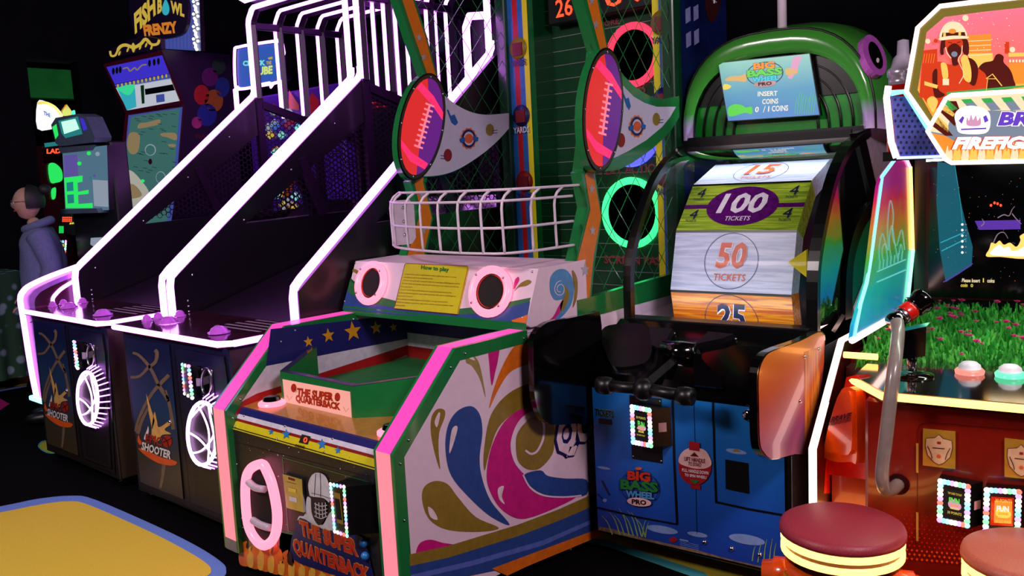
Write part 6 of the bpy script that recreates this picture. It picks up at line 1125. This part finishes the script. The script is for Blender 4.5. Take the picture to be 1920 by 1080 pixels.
m = MB(); m.slab(P.pts(c([(148, 335), (150, 310), (172, 278), (195, 310), (195, 335)])), (-.05, 0, 0), 'fish_orange'); m.blob(P, c(ell(207, 320, 14, 14, 8)), 'scr_teal2', 0, 1); m.build('tent_topper', R)

# ================================================================ TABLE WITH FLOWERED CLOTH, CANS, PERSON
def cloth_mat():
    m = bpy.data.materials.new('cloth_flowers'); m.use_nodes = True; nt = m.node_tree; b = nt.nodes['Principled BSDF']; v = nt.nodes.new('ShaderNodeTexVoronoi'); v.inputs['Scale'].default_value = 9; r = nt.nodes.new('ShaderNodeValToRGB')
    tc = nt.nodes.new('ShaderNodeTexCoord'); nt.links.new(tc.outputs['Object'], v.inputs[0]); nt.links.new(v.outputs['Distance'], r.inputs[0]); e = r.color_ramp.elements; e[0].position = .25; e[0].color = (.35, .5, .6, 1); e[1].position = .4; e[1].color = (.03, .1, .05, 1); nt.links.new(r.outputs[0], b.inputs['Base Color']); b.inputs['Roughness'].default_value = .7; MATS['cloth_flowers'] = m
cloth_mat()
TF = Frame((-8.9, 2.55, 0)); R = thing('draped_table', 'tall table under a flowered cloth beside the far wall', 'table', TF)
m = MB()
def drape(u, v): a = 2*PI*u; rx, ry = .5, .38; k = 1+.05*v*math.sin(14*a); c_, s_ = math.cos(a), math.sin(a); q = max(abs(c_), abs(s_))**.6; return V3((rx*c_/q*k, ry*s_/q*k, 1.03-.93*v))
m.grid(drape, 84, 6, 'cloth_flowers', closed=True); m.poly([drape(i/84, 0) for i in range(84)], 'cloth_flowers'); m.build('tablecloth', R); m = MB(); [m.box((x-.02, y-.02, 0), (x+.02, y+.02, .5), 'k_dark') for x, y in ((-.3, -.2),)]; m.build('leg', R)
for i, (dx, lb) in enumerate(((-.08, 'red canister on the flowered table, left one of the pair'), (.1, 'red canister on the flowered table, right one nearer the person'))):
    CFm = Frame((-8.72+dx*1.2, 2.42+dx*.3, 1.03)); r_ = thing('canister', lb, 'canister', CFm); m = MB(); m.lathe([(.001, 0), (.07, 0), (.07, .14), (.055, .16)], 'red', n=18); m.build('body', r_); m = MB(); m.lathe([(.056, .16), (.056, .18), (.02, .19), (.001, .19)], 'deep_red', n=18); m.build('lid', r_)
# person, standing turned to the left, hand in pocket
mat('skin', 'b08878', .6); mat('hoodie', '5c648c', .85, bump=.3, scale=60); mat('hair', '120c10', .6); mat('trousers', '1a1a24', .8)
PF = Frame((-6.93, 2.48, 0), 64); pr_ = thing('person', 'person in pale hoodie with hair in a bun and glasses, standing turned left', 'person', PF)
def skin_mesh(name, pts, edges, root, m_, parent, lv=2):
    me = bpy.data.meshes.new(name); me.from_pydata([p[0] for p in pts], edges, []); o = bpy.data.objects.new(name, me); COL.objects.link(o); o.parent = parent
    sk = o.modifiers.new('skin', 'SKIN'); sk.use_smooth_shade = True
    for i, p in enumerate(pts):
        r = p[1] if isinstance(p[1], tuple) else (p[1], p[1]); me.skin_vertices[0].data[i].radius = r; me.skin_vertices[0].data[i].use_root = (i == root)
    ss = o.modifiers.new('sub', 'SUBSURF'); ss.levels = lv; ss.render_levels = lv; me.materials.append(m_); return o
# local frame: x = image right, y = away; the person faces -x (left) and a little towards the camera
body = [((.0, 0, .93), .09), ((.0, 0, 1.08), .085), ((.02, .0, 1.26), .09), ((.03, 0, 1.40), .07), ((.0, 0, 1.475), .05), ((-.03, 0, 1.53), .048),
        ((.03, .15, 1.38), .045), ((.09, .215, 1.18), .038), ((.0, .205, 1.0), .032), ((-.09, .17, .96), .028),
        ((.03, -.15, 1.38), .045), ((.10, -.205, 1.17), .038), ((.02, -.215, .98), .032), ((-.06, -.18, .93), .028),
        ((.0, .09, .86), .09), ((-.01, .10, .48), .058), ((.02, .10, .09), .042), ((-.13, .10, .04), .035),
        ((.0, -.09, .86), .09), ((-.03, -.10, .48), .058), ((0, -.10, .09), .042), ((-.15, -.10, .04), .035)]
skin_mesh('body', body, [(0, 1), (1, 2), (2, 3), (3, 4), (4, 5), (3, 6), (6, 7), (7, 8), (8, 9), (3, 10), (10, 11), (11, 12), (12, 13), (0, 14), (14, 15), (15, 16), (16, 17), (0, 18), (18, 19), (19, 20), (20, 21)], 0, m_('skin'), pr_)
def head(u, v):
    a = 2*PI*u; t = PI*v; x = math.cos(a)*math.sin(t); y = math.sin(a)*math.sin(t); z = math.cos(t); w_ = 1-.25*max(0, -z)
    nose = .022*math.exp(-((y/.18)**2+((z+.1)/.2)**2)) if x < 0 else 0; ch = .012*math.exp(-((y/.3)**2+((z+.8)/.2)**2)) if x < 0 else 0
    return V3((-.035+x*.094*w_-nose-ch, y*.075*w_, 1.635+z*.118))
m = MB(); m.grid(head, 32, 24, 'skin'); 
for s in (-1, 1):
    m.ball((-.115, s*.03, 1.645), (.012, .014, .009), 'white', 8); m.ball((-.124, s*.03, 1.645), (.005, .006, .006), 'hair', 6); m.ball((-.02, s*.077, 1.63), (.018, .008, .03), 'skin', 8)
m.ball((-.118, 0, 1.585), (.012, .024, .007), 'bobber_red', 8); m.build('head', pr_)
m = MB(); m.grid(lambda u, v: (lambda a, t: V3((-.02+math.cos(a)*math.sin(t)*.108, math.sin(a)*math.sin(t)*.09, 1.655+math.cos(t)*.118)))(-PI*.55+2*PI*.55*u, PI*.66*v), 24, 12, 'hair'); m.ball((.09, .0, 1.73), (.045, .045, .04), 'hair', 12); m.build('hair', pr_)
m = MB(); [m.tube([V3((-.132, s*.032+.024*math.cos(k*PI/6), 1.645+.02*math.sin(k*PI/6))) for k in range(12)], .002, 'steel', 5, True) for s in (-1, 1)]; m.tube([V3((-.132, -.008, 1.647)), V3((-.132, .008, 1.647))], .002, 'steel', 5); [m.tube([V3((-.132, s*.056, 1.65)), V3((-.02, s*.08, 1.65))], .002, 'steel', 5) for s in (-1, 1)]; m.build('glasses', pr_)
m = MB()
def torso(u, v):
    a = 2*PI*u; z = .76+.72*v; rx = .15+.02*math.sin(3*z)+(.02 if v < .1 else 0); ry = .175+.03*math.sin(PI*min(1, v*1.15)); k = 1 if v < .82 else 1-((v-.82)/.18)**1.4*.62
    return V3((.015+math.cos(a)*rx*k*(1+.03*math.sin(5*a+z*20)), math.sin(a)*ry*k, z))
m.grid(torso, 32, 22, 'hoodie', closed=True)
for s in (1, -1):
    P_ = smooth_open([(.03, s*.16, 1.40), (.07, s*.215, 1.30), (.10, s*.225, 1.16), (.04, s*.22, 1.04), (-.05, s*.19, .96)], 4); n_ = len(P_); m.tube(P_, [.085-.035*i/(n_-1) for i in range(n_)], 'hoodie', 14)
m.tube([V3((.02+.085*math.cos(k*PI/10), .08*math.sin(k*PI/10), 1.475+.03*math.cos(k*PI/10))) for k in range(20)], .032, 'hoodie', 10, True); m.build('hoodie', pr_)
skin_mesh('trousers', [((.0, 0, .84), .13), ((.0, .09, .78), .10), ((-.01, .10, .48), .072), ((.02, .10, .12), .06), ((.0, -.09, .78), .10), ((-.03, -.10, .48), .072), ((0, -.10, .12), .06)], [(0, 1), (1, 2), (2, 3), (0, 4), (4, 5), (5, 6)], 0, m_('trousers'), pr_)
for s, x in ((1, .0), (-1, -.02)): m = MB(); m.grid(lambda u, v: V3((-.05+x+math.cos(2*PI*u)*math.sin(PI*v)*.14, s*.10+math.sin(2*PI*u)*math.sin(PI*v)*.05, .05+math.cos(PI*v)*.05)), 16, 10, 'k_dark'); m.build('shoe', pr_)
for s in (1, -1):      # hands: palm, four fingers, thumb, half in the pocket
    w0 = V3((-.09, .17, .96)) if s > 0 else V3((-.06, -.18, .93)); pts = [(tuple(w0), .026), (tuple(w0+V3((-.05, 0, -.02))), .03)]; ed = [(0, 1)]
    for k in range(4): b0 = w0+V3((-.08, (k-1.5)*.018, -.03)); b1 = b0+V3((-.03, 0, -.02)); b2 = b1+V3((-.012, 0, -.02)); i = len(pts); pts += [(tuple(b0), .009), (tuple(b1), .008), (tuple(b2), .007)]; ed += [(1, i), (i, i+1), (i+1, i+2)]
    i = len(pts); pts += [(tuple(w0+V3((-.05, -s*.035, .0))), .011), (tuple(w0+V3((-.08, -s*.045, -.01))), .009)]; ed += [(1, i), (i, i+1)]; skin_mesh('hand', pts, ed, 0, m_('skin'), pr_, 1)
